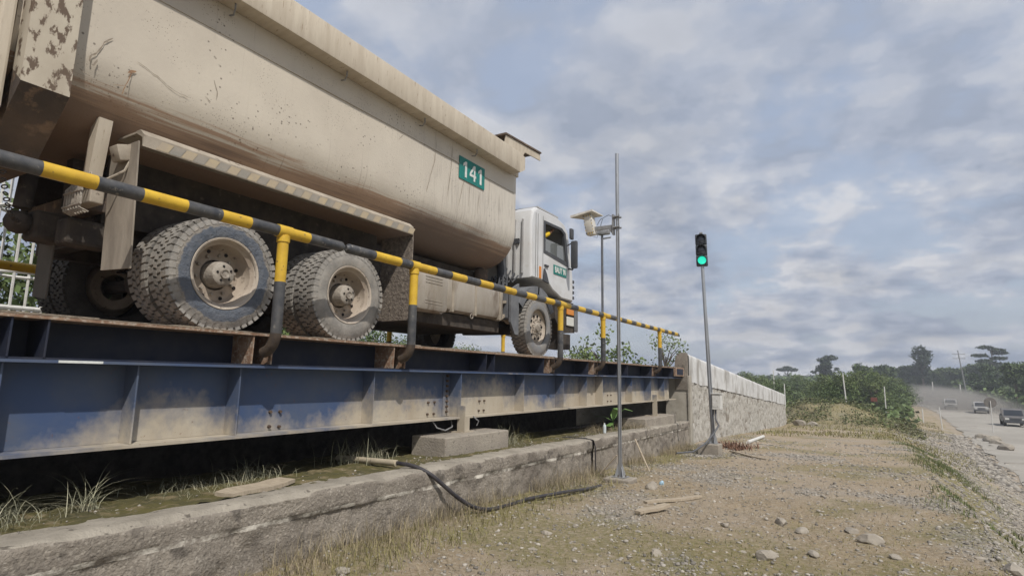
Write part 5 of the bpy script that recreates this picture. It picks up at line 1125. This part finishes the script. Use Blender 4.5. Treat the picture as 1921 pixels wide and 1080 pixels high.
# ------------------------------------------------------------------ grasses, weeds, litter
def blades(name, P, L_, lean, wid, matn, seg=3, rng=RNG):
    n = len(P); P = np.asarray(P, float); a = rng.random(n)*2*PI; d = np.stack([np.cos(a), np.sin(a), np.zeros(n)], 1); s = np.stack([-np.sin(a), np.cos(a), np.zeros(n)], 1)
    L_ = np.asarray(L_).reshape(-1, 1); lean = np.asarray(lean).reshape(-1, 1); V = []
    for k in range(seg+1):
        t = k/seg; c = P+d*L_*lean*t**1.8; c[:, 2] += (L_[:, 0])*(t-lean[:, 0]*.55*t**2.2); w = wid*(1-t*.92)
        V += [c-s*w, c+s*w]
    V = np.stack(V, 1).reshape(-1, 3); m = 2*(seg+1); base = (np.arange(n)*m)[:, None]; F = []
    for k in range(seg): F.append(base+np.array([2*k, 2*k+1, 2*k+3, 2*k+2]))
    return npmesh(name, V, np.concatenate(F), matn)
def weed(x, y, z, n, h, label, group, m='weed_pale', spread=.12, wid=.006):
    r = RNG; n = int(n*2.2); P = np.stack([x+r.normal(size=n)*spread, y+r.normal(size=n)*spread*1.3, np.full(n, z-.02)], 1)
    o = blades('weed_clump', P-np.array([x, y, z]), h*r.uniform(.25, 1.15, n)*np.where(r.random(n) < .5, .6, 1), r.uniform(.3, 1.75, n), wid*.55, m, 6); o.location = (x, y, z)
    tag(o, label, 'weed', group); return o
for (x, y, n, h, lb, m, sp) in ((-4.70, 1.62, 80, .44, 'pale arching weed clump at the left picture edge on the mossy strip', 'weed_pale', .13), (-4.75, 2.1, 30, .5, 'few tall arching weed blades under the nearest girder panel', 'weed_pale', .03),
                            (-4.85, 3.05, 170, .17, 'wide tangle of thin pale weeds left of the loose board', 'weed_pale', .22), (-4.95, 3.55, 60, .32, 'pale upright weed clump behind the loose board', 'weed_pale', .12),
                            (-4.95, 4.95, 130, .46, 'spiky weed clump just left of the large footing block', 'weed_pale', .14), (-4.75, 7.65, 110, .5, 'tall weed clump just right of the large footing block', 'weed_pale', .13),
                            (-4.9, 8.3, 60, .35, 'smaller weed clump trailing right of the large footing block', 'grass', .16),
                            (-4.75, 11.4, 150, .34, 'dry brown grass clump beside the clear bottle', 'straw', .17), (-4.6, 12.9, 200, .38, 'dense dry grass clump before the far footing block', 'straw', .18)):
    weed(x, y, float(edge_z(y))-.02, n, h, lb, 'weed clumps on the ledge', m, sp, .005 if h > .3 else .0035)
def broad():
    root = thing('leafy_plant', 'single broad leafed green plant growing on the ledge behind the mast', 'plant', (-4.7, 12.1, .4))
    MB().tube([(-4.7, 12.1, .4), (-4.7, 12.1, .7)], .008, 6).build('stem', 'leaf_big', root)
    for k, (a, l, u) in enumerate(((.3, .42, .28), (1.8, .35, .2), (3.3, .4, .1), (4.6, .45, -.1), (5.5, .3, .3))):
        b = MB(); p0 = Vector((-4.7, 12.1, .58)); d = Vector((math.cos(a), math.sin(a), 0)); s = Vector((-math.sin(a), math.cos(a), 0)); vs = []
        for t, w in ((0, .01), (.3, .07), (.6, .08), (1, .0)): c = p0+d*l*t+Vector((0, 0, u*math.sin(t*2.2))); vs += [c-s*w, c+s*w+Vector((0, 0, .01))]
        b.add(vs, [(0, 1, 3, 2), (2, 3, 5, 4), (4, 5, 7, 6)]); b.build('leaf', 'leaf_big', root)
broad()
def gz(x, y): return float(ground_h(x, y))
def ground_cover():
    r = RNG; n = 95000
    # straw and grass on the open ground: density follows distance from the viewpoint
    a = r.uniform(-R(58), R(30), n); d = 1.9+r.random(n)**1.5*26; x = np.sin(a-.1)*d; y = np.cos(a-.1)*d
    ok = (x > edge_x(y)+.06) & (x < 1.3) | ((x >= 1.3) & (x < np.interp(y, RY, RLX)-.5)); x, y, d = x[ok], y[ok], d[ok]
    n1 = fbm(x*.55+3, y*.55+8, 5)+.35*fbm(x*1.6+13, y*1.6, 5)
    g = n1 > .0
    z = ground_h(x, y)
    near = np.abs(x-edge_x(y)-.25) < .5
    def put(name, mask, L0, L1, lean0, lean1, w, m, lb, cat):
        k = int(mask.sum()); 
        o = blades(name, np.stack([x[mask], y[mask], z[mask]-.004], 1), r.uniform(L0, L1, k), r.uniform(lean0, lean1, k), w, m, 2); tag(o, lb, cat, kind='stuff')
    put('dry_straw', ~g, .03, .12, 1.1, 1.8, .0024, 'straw', 'dry straw scattered over the bare soil', 'straw')
    put('sparse_grass', g & ~near, .02, .06, .4, 1.5, .0028, 'grass', 'short sparse yellow green grass on the ground', 'grass')
    put('verge_grass', near, .05, .2, .3, 1.1, .003, 'grass', 'uneven grass growing along the foot of the ledge', 'grass')
    # brown stems by the ledge foot
    n = 5200; y = r.uniform(1.2, 17, n); x = edge_x(y)+.05+r.random(n)**2*.35; k = fbm(y*1.1, x*0+4, 3) > -.02; x, y = x[k], y[k]; z = ground_h(x, y)
    o = blades('dry_stems', np.stack([x, y, z], 1), r.uniform(.08, .34, len(x)), r.uniform(.1, .9, len(x)), .0025, 'straw', 3); tag(o, 'tall dry stems standing along the foot of the ledge', 'dry grass', kind='stuff')
    # bright strip on the slope
    n = 15000; y = 8.5+r.random(n)**1.2*20; foot = np.interp(y, RY, RLX); t = .20-.2*fbm(y*.9+30, y*.5+5, 4)+r.normal(size=n)*.11; k_ = fbm(y*.8+2, t*5, 4) > -.05; y, t, foot = y[k_], t[k_], foot[k_]; n = len(y); x = 1+t*(foot-1); z = ground_h(x, y)
    o = blades('slope_grass', np.stack([x, y, z], 1), r.uniform(.04, .14, n), r.uniform(.2, .9, n), .006, 'grass_green', 2); tag(o, 'bright green grass strip down the embankment', 'grass', kind='stuff')
    # far verge grass
    n = 20000; y = r.uniform(26, 75, n); x = r.uniform(-5, 6.5, n); ok = (x < np.interp(y, RY, RLX)-1.0) & ((x > -4.0) | (y > 44)) & (fbm(x*.3, y*.3, 4) > -.06); x, y = x[ok], y[ok]; z = ground_h(x, y)
    o = blades('far_grass', np.stack([x, y, z], 1), r.uniform(.06, .24, len(x)), r.uniform(.3, 1.2, len(x)), .016, 'grass', 2); tag(o, 'rough grass and scrub on the mounds and verge', 'grass', kind='stuff')
ground_cover()
def stones():
    r = RNG; bm = bmesh.new(); bmesh.ops.create_icosphere(bm, subdivisions=1, radius=1); bv = np.array([v.co[:] for v in bm.verts]); bm.verts.index_update(); bf = np.array([[v.index for v in f.verts] for f in bm.faces]); bm.free()
    def scatter(name, x, y, s, m, lb):
        n = len(x); z = ground_h(x, y); V = bv[None]*(1+r.uniform(-.28, .28, (n, len(bv), 1))); V = V*np.stack([s, s*r.uniform(.6, 1, n), s*r.uniform(.35, .7, n)], 1)[:, None, :]
        a = r.random(n)*6.28; c, sn = np.cos(a)[:, None], np.sin(a)[:, None]; V = np.stack([V[..., 0]*c-V[..., 1]*sn, V[..., 0]*sn+V[..., 1]*c, V[..., 2]], 2)+np.stack([x, y, z+s*.1], 1)[:, None, :]
        F = bf[None]+(np.arange(n)*len(bv))[:, None, None]; o = npmesh(name, V.reshape(-1, 3), F.reshape(-1, 3), m); tag(o, lb, 'gravel', kind='stuff')
    n = 52000; a = r.uniform(-R(62), R(22), n); d = 1.8+r.random(n)**1.5*22; x = np.sin(a)*d; y = np.cos(a)*d
    gr = fbm(x*.8+55, y*.8+2, 5)+.22*sm(-.6, 1.1, x)*(y < 12)-.02+.12*(x > 1)
    ok = (x > edge_x(y)+.05) & (x < np.interp(y, RY, RLX)-.2) & (r.random(n) < .22+.8*sm(-.05, .2, gr)); x, y, d = x[ok], y[ok], d[ok]
    s = .006+.016*r.random(len(x))**3+.0011*d; scatter('gravel_bed', x, y, s, 'gravel', 'grey gravel and pebbles strewn over the soil')
    n = 7000; y = r.uniform(6, 60, n); foot = np.interp(y, RY, RLX); t = r.random(n)**.7; x = 1.2+t*(foot-1.0); s = .012+.05*r.random(n)**3+.0005*y; scatter('rubble_slope', x, y, s, 'gravel', 'broken grey stones covering the embankment slope')
    n = 1500; y = r.uniform(30, 60, n); x = np.interp(y, RY, RLX)+r.normal(size=n)*.45-.3; s = .03+.12*r.random(n)**2; scatter('road_edge_rubble', x, y, s, 'gravel', 'rubble heaped along the edge of the haul road')
    n = 2600; y = r.uniform(1, 17.5, n); k_ = fbm(y*1.5, y*0+8, 3)+.1*r.normal(size=n) > -.05; y = y[k_]; n = len(y); x = edge_x(y)-.04-r.random(n)**.8*.75; s = .004+.012*r.random(n)**3; g_ = globals(); keep = g_['ground_h']
    g_['ground_h'] = lambda a_, b__: edge_z(b__)-.012-.02*sm(.5, .75, edge_x(b__)-a_); scatter('ledge_debris', x, y, s, 'gravel', 'loose grit and pebbles lying along the ledge top'); g_['ground_h'] = keep
    # heap under the signal footing
    n = 900; x = -3.45+r.normal(size=n)*.22; y = 14.85+r.normal(size=n)*.25; s = .012+.02*r.random(n); z0 = ground_h(x, y); 
    scatter('gravel_heap', x, y, s, 'gravel', 'small heap of stones by the traffic signal footing')
stones()
def rock(x, y, s, label, m='rock', sc=(1, .7, .5), z=None, name='rock', cat='rock'):
    b = MB(); rs = random.Random(int(x*1000+y*77)); bm = bmesh.new(); bmesh.ops.create_icosphere(bm, subdivisions=2, radius=1)
    pl = [(Vector((rs.gauss(0, 1), rs.gauss(0, 1), rs.gauss(0, 1))).normalized(), rs.uniform(.55, .85)) for _ in range(7)]
    for v in bm.verts:
        p = v.co.copy()
        for nrm, d in pl:
            k = p.dot(nrm)
            if k > d: p -= nrm*(k-d)
        v.co = Vector((p.x*sc[0], p.y*sc[1], p.z*sc[2]))*s*(1+rs.uniform(-.03, .03))
    bm.verts.index_update(); z = gz(x, y) if z is None else z
    b.add([v.co+Vector((x, y, z+s*sc[2]*.35)) for v in bm.verts], [[v.index for v in f.verts] for f in bm.faces]); bm.free()
    o = b.build(name, m, None, False, loc=(x, y, z)); o.rotation_euler = (0, 0, rs.random()*6); tag(o, label, cat); return o
def gp(px, py, z=None):    # where the pixel's ray meets the ground; used once to note positions of stones
    fw = cam.matrix_world
    a = R(YAW); p = R(PITCH); r = R(ROLL)
    f = Vector((-math.sin(a)*math.cos(p), math.cos(a)*math.cos(p), math.sin(p))); rt = Vector((math.cos(a), math.sin(a), 0)); up = rt.cross(f)
    r2 = rt*math.cos(r)+up*math.sin(r); u2 = -rt*math.sin(r)+up*math.cos(r)
    d = f+r2*((px-960.5)/F_PX)-u2*((py-540)/F_PX); t = 1.5/-d.z
    for _ in range(6): t = (1.5-float(base_h(d.x*t, d.y*t)))/-d.z
    return d.x*t, d.y*t
def half_buried():
    r = RNG; n = 520; a = r.uniform(-R(58), R(14), n); d = 2.2+r.random(n)*13; x = np.sin(a)*d; y = np.cos(a)*d; k = (x > edge_x(y)+.2) & (x < 2); x, y = x[k], y[k]; b = MB()
    for i in range(len(x)): s = .015+.035*r.random()**2.5; b.ico((x[i], y[i], float(ground_h(x[i], y[i]))), s, 1, .25, sc=(1.2, .8, .45))
    tag(b.build('half_buried_stones', 'rock'), 'small half buried stones in the bare soil', 'gravel', kind='stuff')
half_buried()
def pebbles():
    L_ = [(1452, 870+0, .05, 'pale angular rock lying alone mid ground in front of the traffic signal'), (1563, 918, .06, 'pale pointed rock in the middle of the bare ground right of the planks'), (1632, 1020, .13, 'largest pale rock right of centre at the bottom of the picture'),
          (1598, 998, .09, 'flat pale rock just above and left of the largest rock'), (1437, 1047, .11, 'broad flat rock at the bottom under the two planks'), (1680, 1050, .06, 'whitish rock right of the largest rock near the bottom edge'),
          (1527, 1043, .07, 'dark sided rock at the bottom edge left of the largest rock'), (1465, 985, .10, 'pale rock half sunk in soil in the lower middle ground'), (1505, 1000, .09, 'brownish rock beside the half sunk pale rock'),
          (1545, 935, .06, 'slab like pale stone just below the pointed rock'), (1585, 945, .045, 'small white stone right of the slab like stone'), (1900, 1075, .13, 'brown rock at the lower right corner'),
          (1535, 965, .04, 'small brown stone in the centre of the bare ground'), (1308, 930, .05, 'small white stone beside the upper plank'), (1230, 1035, .08, 'rock at the bottom edge left of the broad flat rock'), (640, 1075, .07, 'pale rock at the foot of the ledge in the lower left'),
          (1620, 915, .04, 'small pale stone at the far side of the bare ground'), (1700, 905, .045, 'stone on the crest of the gravel slope'), (1660, 880, .04, 'white stone near the crest of the gravel slope'), (1360, 990, .06, 'tan stone in the lower middle below the short plank'),
          (1025, 1000, .06, 'grey stone below the black hose'), (1080, 985, .05, 'pale stone right of the grey stone below the black hose'), (1205, 925, .05, 'stone fragment touching the upper plank')]
    for px, py, s, lb in L_: x, y = gp(px, py); rock(x, y, s, lb)
    for px, py, s, lb in ((1222, 918, .13, 'pale boulder beside the mast footing and blue litter'), (1205, 958, .06, 'brown rock at the left end of the short plank'), (1268, 955, .055, 'pale rock at the right end of the short plank')):
        x, y = gp(px, py); rock(x, y, s, lb, sc=(.9, .7, .7))
    x, y = gp(1500, 798); rock(x, y, .42, 'grey boulder at the foot of the mound past the ramp wall', sc=(1, .7, .8)); x, y = gp(1524, 798); rock(x, y, .38, 'white boulder beside the grey one at the foot of the mound', 'concrete_top')
    x, y = gp(1890, 845); rock(x, y, .55, 'large flat rock beside the haul road at the right edge', sc=(1, .7, .6))
    for i, (px, py, s) in enumerate(((1846, 822, .5), (1862, 828, .6), (1872, 833, .45))): x, y = gp(px, py); rock(x, y, s, ['left lump of the earth heap beside the road', 'biggest lump of the earth heap beside the road', 'right lump of the earth heap beside the road'][i], sc=(1.2, .9, .6))
    b = rock(*gp(1241, 909), .05, 'crumpled pale blue plastic litter near the mast footing', 'blue_litter', sc=(.8, .8, 1), name='litter', cat='litter')
pebbles()
def plank(p0, p1, w, t, label, z, tilt=0):
    p0 = Vector((*p0, z)); p1 = Vector((*p1, z+tilt)); d = (p1-p0); s = Vector((-d.y, d.x, 0)).normalized()*w/2; b = MB(); U = Vector((0, 0, t)); n = 6; rs = random.Random(int(p0.x*99)); k = 0; vs = []
    for i in range(n+1):
        c = p0+d*i/n+Vector((0, 0, .006*math.sin(i*1.3))); q = s*(1 if 0 < i < n else .8)*(1+rs.uniform(-.05, .05)); vs += [c-q, c+q, c+q+U, c-q+U]
    fs = [(0, 1, 2, 3), (4*n, 4*n+1, 4*n+2, 4*n+3)]+[(4*i+a, 4*i+(a+1) % 4, 4*i+4+(a+1) % 4, 4*i+4+a) for i in range(n) for a in range(4)]
    b.add(vs, fs); o = b.build('plank', 'wood_old', None, loc=p0); tag(o, label, 'plank')
plank((-2.42, 7.30), (-1.93, 8.08), .09, .028, 'longer weathered plank lying on the ground right of the mast', gz(-2.2, 7.7)+.015)
plank((-2.28, 6.60), (-2.08, 7.08), .11, .03, 'shorter broken plank lying in front of the longer one', gz(-2.2, 6.85)+.02, .02)
plank((-4.33, 2.86), (-4.42, 3.52), .24, .03, 'short pale board lying on the mossy ledge', .535, .01)
b = MB(); b.tube([(-5.25, 4.86, .54), (-4.24, 4.73, .585)], .033, 14); b.tube([(-4.25, 4.731, .5848), (-4.238, 4.73, .5851)], .027, 12); o = b.build('plastic_pipe', 'pvc', None, True, loc=(-4.8, 4.8, .54)); tag(o, 'cream plastic pipe stub lying across the ledge top', 'pipe')
hp = [(-4.4, 4.76, .585), (-4.2, 4.74, .585), (-4.02, 4.76, .57), (-3.86, 4.82, .50), (-3.78, 4.95, .38), (-3.72, 5.12, .24), (-3.66, 5.32, .12), (-3.60, 5.55, .06), (-3.56, 5.9, .05), (-3.52, 6.25, .06), (-3.46, 6.65, .05), (-3.40, 7.1, .03), (-3.36, 7.5, 0), (-3.36, 7.9, -.03), (-3.38, 8.2, -.05)]
def cr(pts, k=5):
    P = [Vector(p) for p in pts]; out = []
    for i in range(len(P)-1):
        a, b_, c, d = P[max(i-1, 0)], P[i], P[i+1], P[min(i+2, len(P)-1)]
        for j in range(k): t = j/k; out.append(.5*((2*b_)+(c-a)*t+(2*a-5*b_+4*c-d)*t*t+(3*b_-a-3*c+d)*t**3))
    return out+[P[-1]]
b = MB(); b.tube(cr(hp), .0215, 12); o = b.build('black_hose', 'hose', None, True, loc=(-3.6, 5.5, 0)); tag(o, 'black hose hanging from the ledge and curving over the ground', 'hose')
b = MB(); b.tube([(-3.98, 9.33, .46), (-3.95, 9.35, .35), (-3.93, 9.30, .1), (-3.9, 9.25, -.06)], .009, 6); b.tube([(-4.5, 9.2, .49), (-4.1, 9.3, .485), (-3.98, 9.33, .46)], .008, 6); o = b.build('thin_cable', 'hose', None, True, loc=(-3.95, 9.3, 0)); tag(o, 'thin dark cable running down the joint in the ledge', 'cable')
b = MB(); b.tube([(-3.36, 10.4, -.13), (-3.74, 10.75, .38)], .016, 8); o = b.build('stick', 'wood_old', None, True, loc=(-3.4, 10.5, -.1)); tag(o, 'pale stick leaning on the ledge right of the mast', 'stick')
b = MB(); b.tube([(-3.62, 8.75, .02), (-3.33, 8.72, .33)], .011, 8); o = b.build('stick', 'wood_old', None, True, loc=(-3.5, 8.75, .1)); tag(o, 'short pale stick leaning on the foot of the camera mast', 'stick')
x, y = gp(1403, 832); x2, y2 = gp(1432, 822); b = MB(); b.tube([(x, y, gz(x, y)+.05), (x2, y2, gz(x2, y2)+.07)], .055, 10); o = b.build('plastic_pipe', 'paint_white_old', None, True, loc=(x, y, gz(x, y))); tag(o, 'whitish pipe lying at the foot of the ramp wall', 'pipe')
b = MB(); b.lathe([(0, 0), (.03, 0), (.032, .02), (.032, .12), (.03, .14), (.012, .17), (.012, .19), (0, .19)], (-4.35, 10.75, .455), 'z', 14); o = b.build('clear_bottle', 'bottle', None, True, loc=(-4.35, 10.75, .455)); tag(o, 'clear plastic bottle standing on the ledge left of the mast', 'bottle')
for i in range(2):
    x, y = gp(1365+i*24, 838+i*4); n = 160; P = np.stack([RNG.normal(size=n)*.16, RNG.normal(size=n)*.3, np.full(n, 0.0)], 1)
    o = blades('dead_foliage', P, RNG.uniform(.08, .30, n), RNG.uniform(.2, 1.0, n), .022, 'dead_leaf', 3); o.location = (x, y, gz(x, y)-.02); tag(o, ['reddish dead foliage clump right beside the signal footing', 'reddish dead foliage clump farther right, against the ramp wall'][i], 'dead leaves')
x, y = gp(1370, 848); x2, y2 = gp(1440, 862); plank((x, y), (x2, y2), .07, .03, 'dark thin board lying right of the reddish dead foliage', gz(x, y)+.02)

# ------------------------------------------------------------------ far posts, sign, power pole
def wpost(px, pyb, H, r, label, z=None, lean=.0, m='paint_white_old'):
    x, y = gp(px, pyb); zz = gz(x, y); b = MB(); b.tube([(x, y, zz-.2), (x-lean, y, zz+H*.96), (x-lean, y, zz+H)], [r, r*.9, r*.6], 8)
    o = b.build('marker_post', m, None, True, loc=(x, y, zz)); tag(o, label, 'post', 'marker posts by the road'); return o
def wpost_at(px, d, z0, H, r, label, lean=0):
    x, y = dirx(px, d); b = MB(); b.tube([(x, y, z0-.3), (x-lean, y, z0+H*.95), (x-lean, y, z0+H)], [r, r*.9, r*.6], 8); o = b.build('marker_post', 'paint_white_old', None, True, loc=(x, y, z0)); tag(o, label, 'post', 'marker posts by the road')
wpost_at(1581, 55, -.05, 2.25, .05, 'tallest white marker post, leaning on top of the mound', .12)
wpost_at(1653, 66, -.9, 2.1, .05, 'white marker post right of the mound before the thicket')
wpost_at(1720, 70, -1.9, 1.0, .05, 'short white marker post where the slope meets the road')
wpost_at(1754, 62, -2.0, 1.6, .04, 'thin pale marker post on the slope right of the short white one', .1)
wpost_at(1743, 170, -2.4, 4.5, .12, 'pale post in the dust at the far bend, left one of two')
wpost_at(1794, 160, -2.4, 4.0, .12, 'pale post in the dust at the far bend, right one of two')
wpost_at(1449, 75, -.6, 3.4, .06, 'thin pole standing in the thicket just past the ramp wall')
wpost_at(1468, 60, -.9, 2.2, .05, 'short white topped post close past the end of the ramp wall')
def far_sign():
    x, y = dirx(1847, 66); root = thing('road_sign', 'round dark road sign on a thin post by the haul road', 'sign', (x, y, -2.6))
    MB().tube([(x, y, -2.8), (x, y, .15)], .035, 8).build('post', 'paint_white_old', root, True)
    MB().lathe([(0, .02), (.44, .02), (.45, 0), (.44, -.02), (0, -.02)], (x, y+.06, .0), 'y', 24).build('disc', 'sign_back', root)
    x, y = dirx(1806, 175); r2 = thing('power_pole', 'leaning power pole with crossarms above the roadside forest', 'power pole', (x, y, -2))
    MB().tube([(x, y, -2.2), (x-1.0, y, 9.6)], [.16, .10], 8).build('pole', 'galv_dull', r2, True)
    for z in (7.6, 8.6): MB().box(x-2.1, x+.3, y-.05, y+.05, z, z+.12).build('crossarm', 'galv_dull', r2)
    for z in (7.72, 8.72):
        for dx in (-2.0, -1.0, .2): MB().tube([(x+dx, y, z), (x+dx, y, z+.25)], .05, 6).build('insulator', 'camera_white', r2)
    x, y = dirx(1633, 62); o = MB().box(x-.28, x+.22, y-.05, y+.05, -.15, .22, bev=.02).build('red_banner', 'red_cloth', None, loc=(x, y, -.2)); tag(o, 'small red brown board in the bushes left of the white post', 'board')
far_sign()

# ------------------------------------------------------------------ far vehicles
def vehicle(px, d, label, body, load=False, rot=0, sc=1.0, w=1.9, hgt=1.85):
    x, y = dirx(px, d); root = thing('pickup_truck', label, 'pickup truck', (0, 0, 0), 'vehicles on the haul road')
    h = w/2; L_ = 4.9
    prof = [(-L_/2, .5), (-L_/2, .98), (-L_/2+.1, 1.05), (-L_/2+1.25, 1.14), (-L_/2+1.85, hgt-.08), (-L_/2+2.05, hgt), (-L_/2+3.1, hgt), (-L_/2+3.3, 1.15), (L_/2, 1.12), (L_/2, .5)]
    MB().prism(prof, 'x', -h, h).build('body', body, root)
    MB().add([(-h*.86, -L_/2+1.24, 1.17), (h*.86, -L_/2+1.24, 1.17), (h*.8, -L_/2+1.80, hgt-.12), (-h*.8, -L_/2+1.80, hgt-.12)], [(0, 1, 2, 3)]).build('windscreen', 'glass_dark', root)
    for s in (-1, 1):
        MB().add([(s*(h+.004), -L_/2+1.45, 1.2), (s*(h+.004), -L_/2+3.1, 1.2), (s*(h+.004), -L_/2+3.0, hgt-.12), (s*(h+.004), -L_/2+2.0, hgt-.12)], [(0, 1, 2, 3)]).build('side_window', 'glass_dark', root)
        for yy in (-L_/2+.85, L_/2-.95):
            MB().lathe([(0, .14), (.22, .14), (.36, .12), (.38, .0), (.36, -.12), (0, -.12)], (s*(h-.1), yy, .38), 'x', 20, sgn=s).build('wheel', 'rubber_dark', root, True)
        MB().box(s*h*.55, s*h*.92, -L_/2-.02, -L_/2+.01, .76, .94).build('headlight', 'lamp_white', root)
        MB().box(s*(h+.02), s*(h+.2), -L_/2+1.5, -L_/2+1.58, 1.15, 1.35).build('wing_mirror', 'plastic_dark', root)
    MB().box(-h*.5, h*.5, -L_/2-.02, -L_/2, .66, .92).build('grille', 'plastic_dark', root); MB().box(-h, h, -L_/2-.14, -L_/2-.021, .42, .62, bev=.03).build('bumper', 'plastic_dark', root)
    if load: MB().box(-h+.05, h-.05, -L_/2+3.35, L_/2-.05, 1.13, 1.9, bev=.05).build('load_cover', 'sign_back', root)
    root.location = (x, y, -2.56); root.rotation_euler = (0, 0, rot); root.scale = (sc, sc, sc)
    return root
vehicle(1885, 79, 'nearest dark pickup on the haul road, at the right edge', 'car_dark', False, R(-4), .92)
vehicle(1829, 110, 'second nearest pickup, silver, half veiled in dust', 'car_silver', True, R(-7), .88)
vehicle(1773, 122, 'third vehicle, boxy and pale, deep in road dust', 'car_silver', True, R(-5), .88)
vehicle(1715, 150, 'farthest low vehicle on the haul road at the bend', 'car_silver', False, R(-60), .8)

# ------------------------------------------------------------------ dust over the road and thin haze
def volume(name, dens, col=(.9, .88, .84, 1)):
    m = bpy.data.materials.new(name); m.use_nodes = True; nt = m.node_tree; nt.nodes.clear(); o = nt.nodes.new('ShaderNodeOutputMaterial'); v = nt.nodes.new('ShaderNodeVolumePrincipled')
    v.inputs['Color'].default_value = col; v.inputs['Density'].default_value = dens; v.inputs['Anisotropy'].default_value = .3; nt.links.new(v.outputs[0], o.inputs['Volume']); MATS[name] = m; return m
volume('dust_volume', .045, (.86, .80, .71, 1)); volume('haze_volume', .0012, (.86, .90, .97, 1))
def soften_dust():      # density fades from the middle of each puff to nothing at its skin, broken up by noise
    nt = MATS['dust_volume'].node_tree; N = nt.nodes; L = nt.links; v = [q for q in N if q.type == 'PRINCIPLED_VOLUME'][0]
    tc = N.new('ShaderNodeTexCoord'); ln = N.new('ShaderNodeVectorMath'); ln.operation = 'LENGTH'; mp = N.new('ShaderNodeMapping'); mp.inputs['Location'].default_value = (-1, -1, -1); mp.inputs['Scale'].default_value = (2, 2, 2)
    L.new(tc.outputs['Generated'], mp.inputs[0]); L.new(mp.outputs[0], ln.inputs[0]); r_ = N.new('ShaderNodeMapRange'); r_.inputs[1].default_value = 1; r_.inputs[2].default_value = .15; r_.inputs[3].default_value = 0; r_.inputs[4].default_value = 1; r_.interpolation_type = 'SMOOTHSTEP'
    L.new(ln.outputs['Value'], r_.inputs[0]); tn = N.new('ShaderNodeTexNoise'); tn.inputs['Scale'].default_value = .22; tn.inputs['Detail'].default_value = 4; L.new(tc.outputs['Object'], tn.inputs[0])
    r2 = N.new('ShaderNodeMapRange'); r2.inputs[1].default_value = .36; r2.inputs[2].default_value = .66; r2.inputs[4].default_value = .22; L.new(tn.outputs[0], r2.inputs[0]); ml = N.new('ShaderNodeMath'); ml.operation = 'MULTIPLY'; L.new(r_.outputs[0], ml.inputs[0]); L.new(r2.outputs[0], ml.inputs[1]); L.new(ml.outputs[0], v.inputs['Density'])
soften_dust()
for (px, d, rx, ry, rz, z) in ((1765, 140, 12, 34, 3.6, -2.3), (1715, 175, 16, 34, 4.2, -2.2), (1815, 116, 8, 16, 2.4, -2.2)):
    x, y = dirx(px, d); b = MB(); b.ico((0, 0, 0), 1, 3, 0, sc=(rx, ry, rz)); o = b.build('dust_cloud', 'dust_volume', None, True); o.location = (x, y, z); tag(o, 'pale dust hanging over the haul road behind the vehicles', 'dust', kind='stuff')
o = MB().box(-330, 330, -60, 460, -5, 42).build('haze', 'haze_volume'); tag(o, 'thin pale haze in the air', 'haze', kind='stuff')
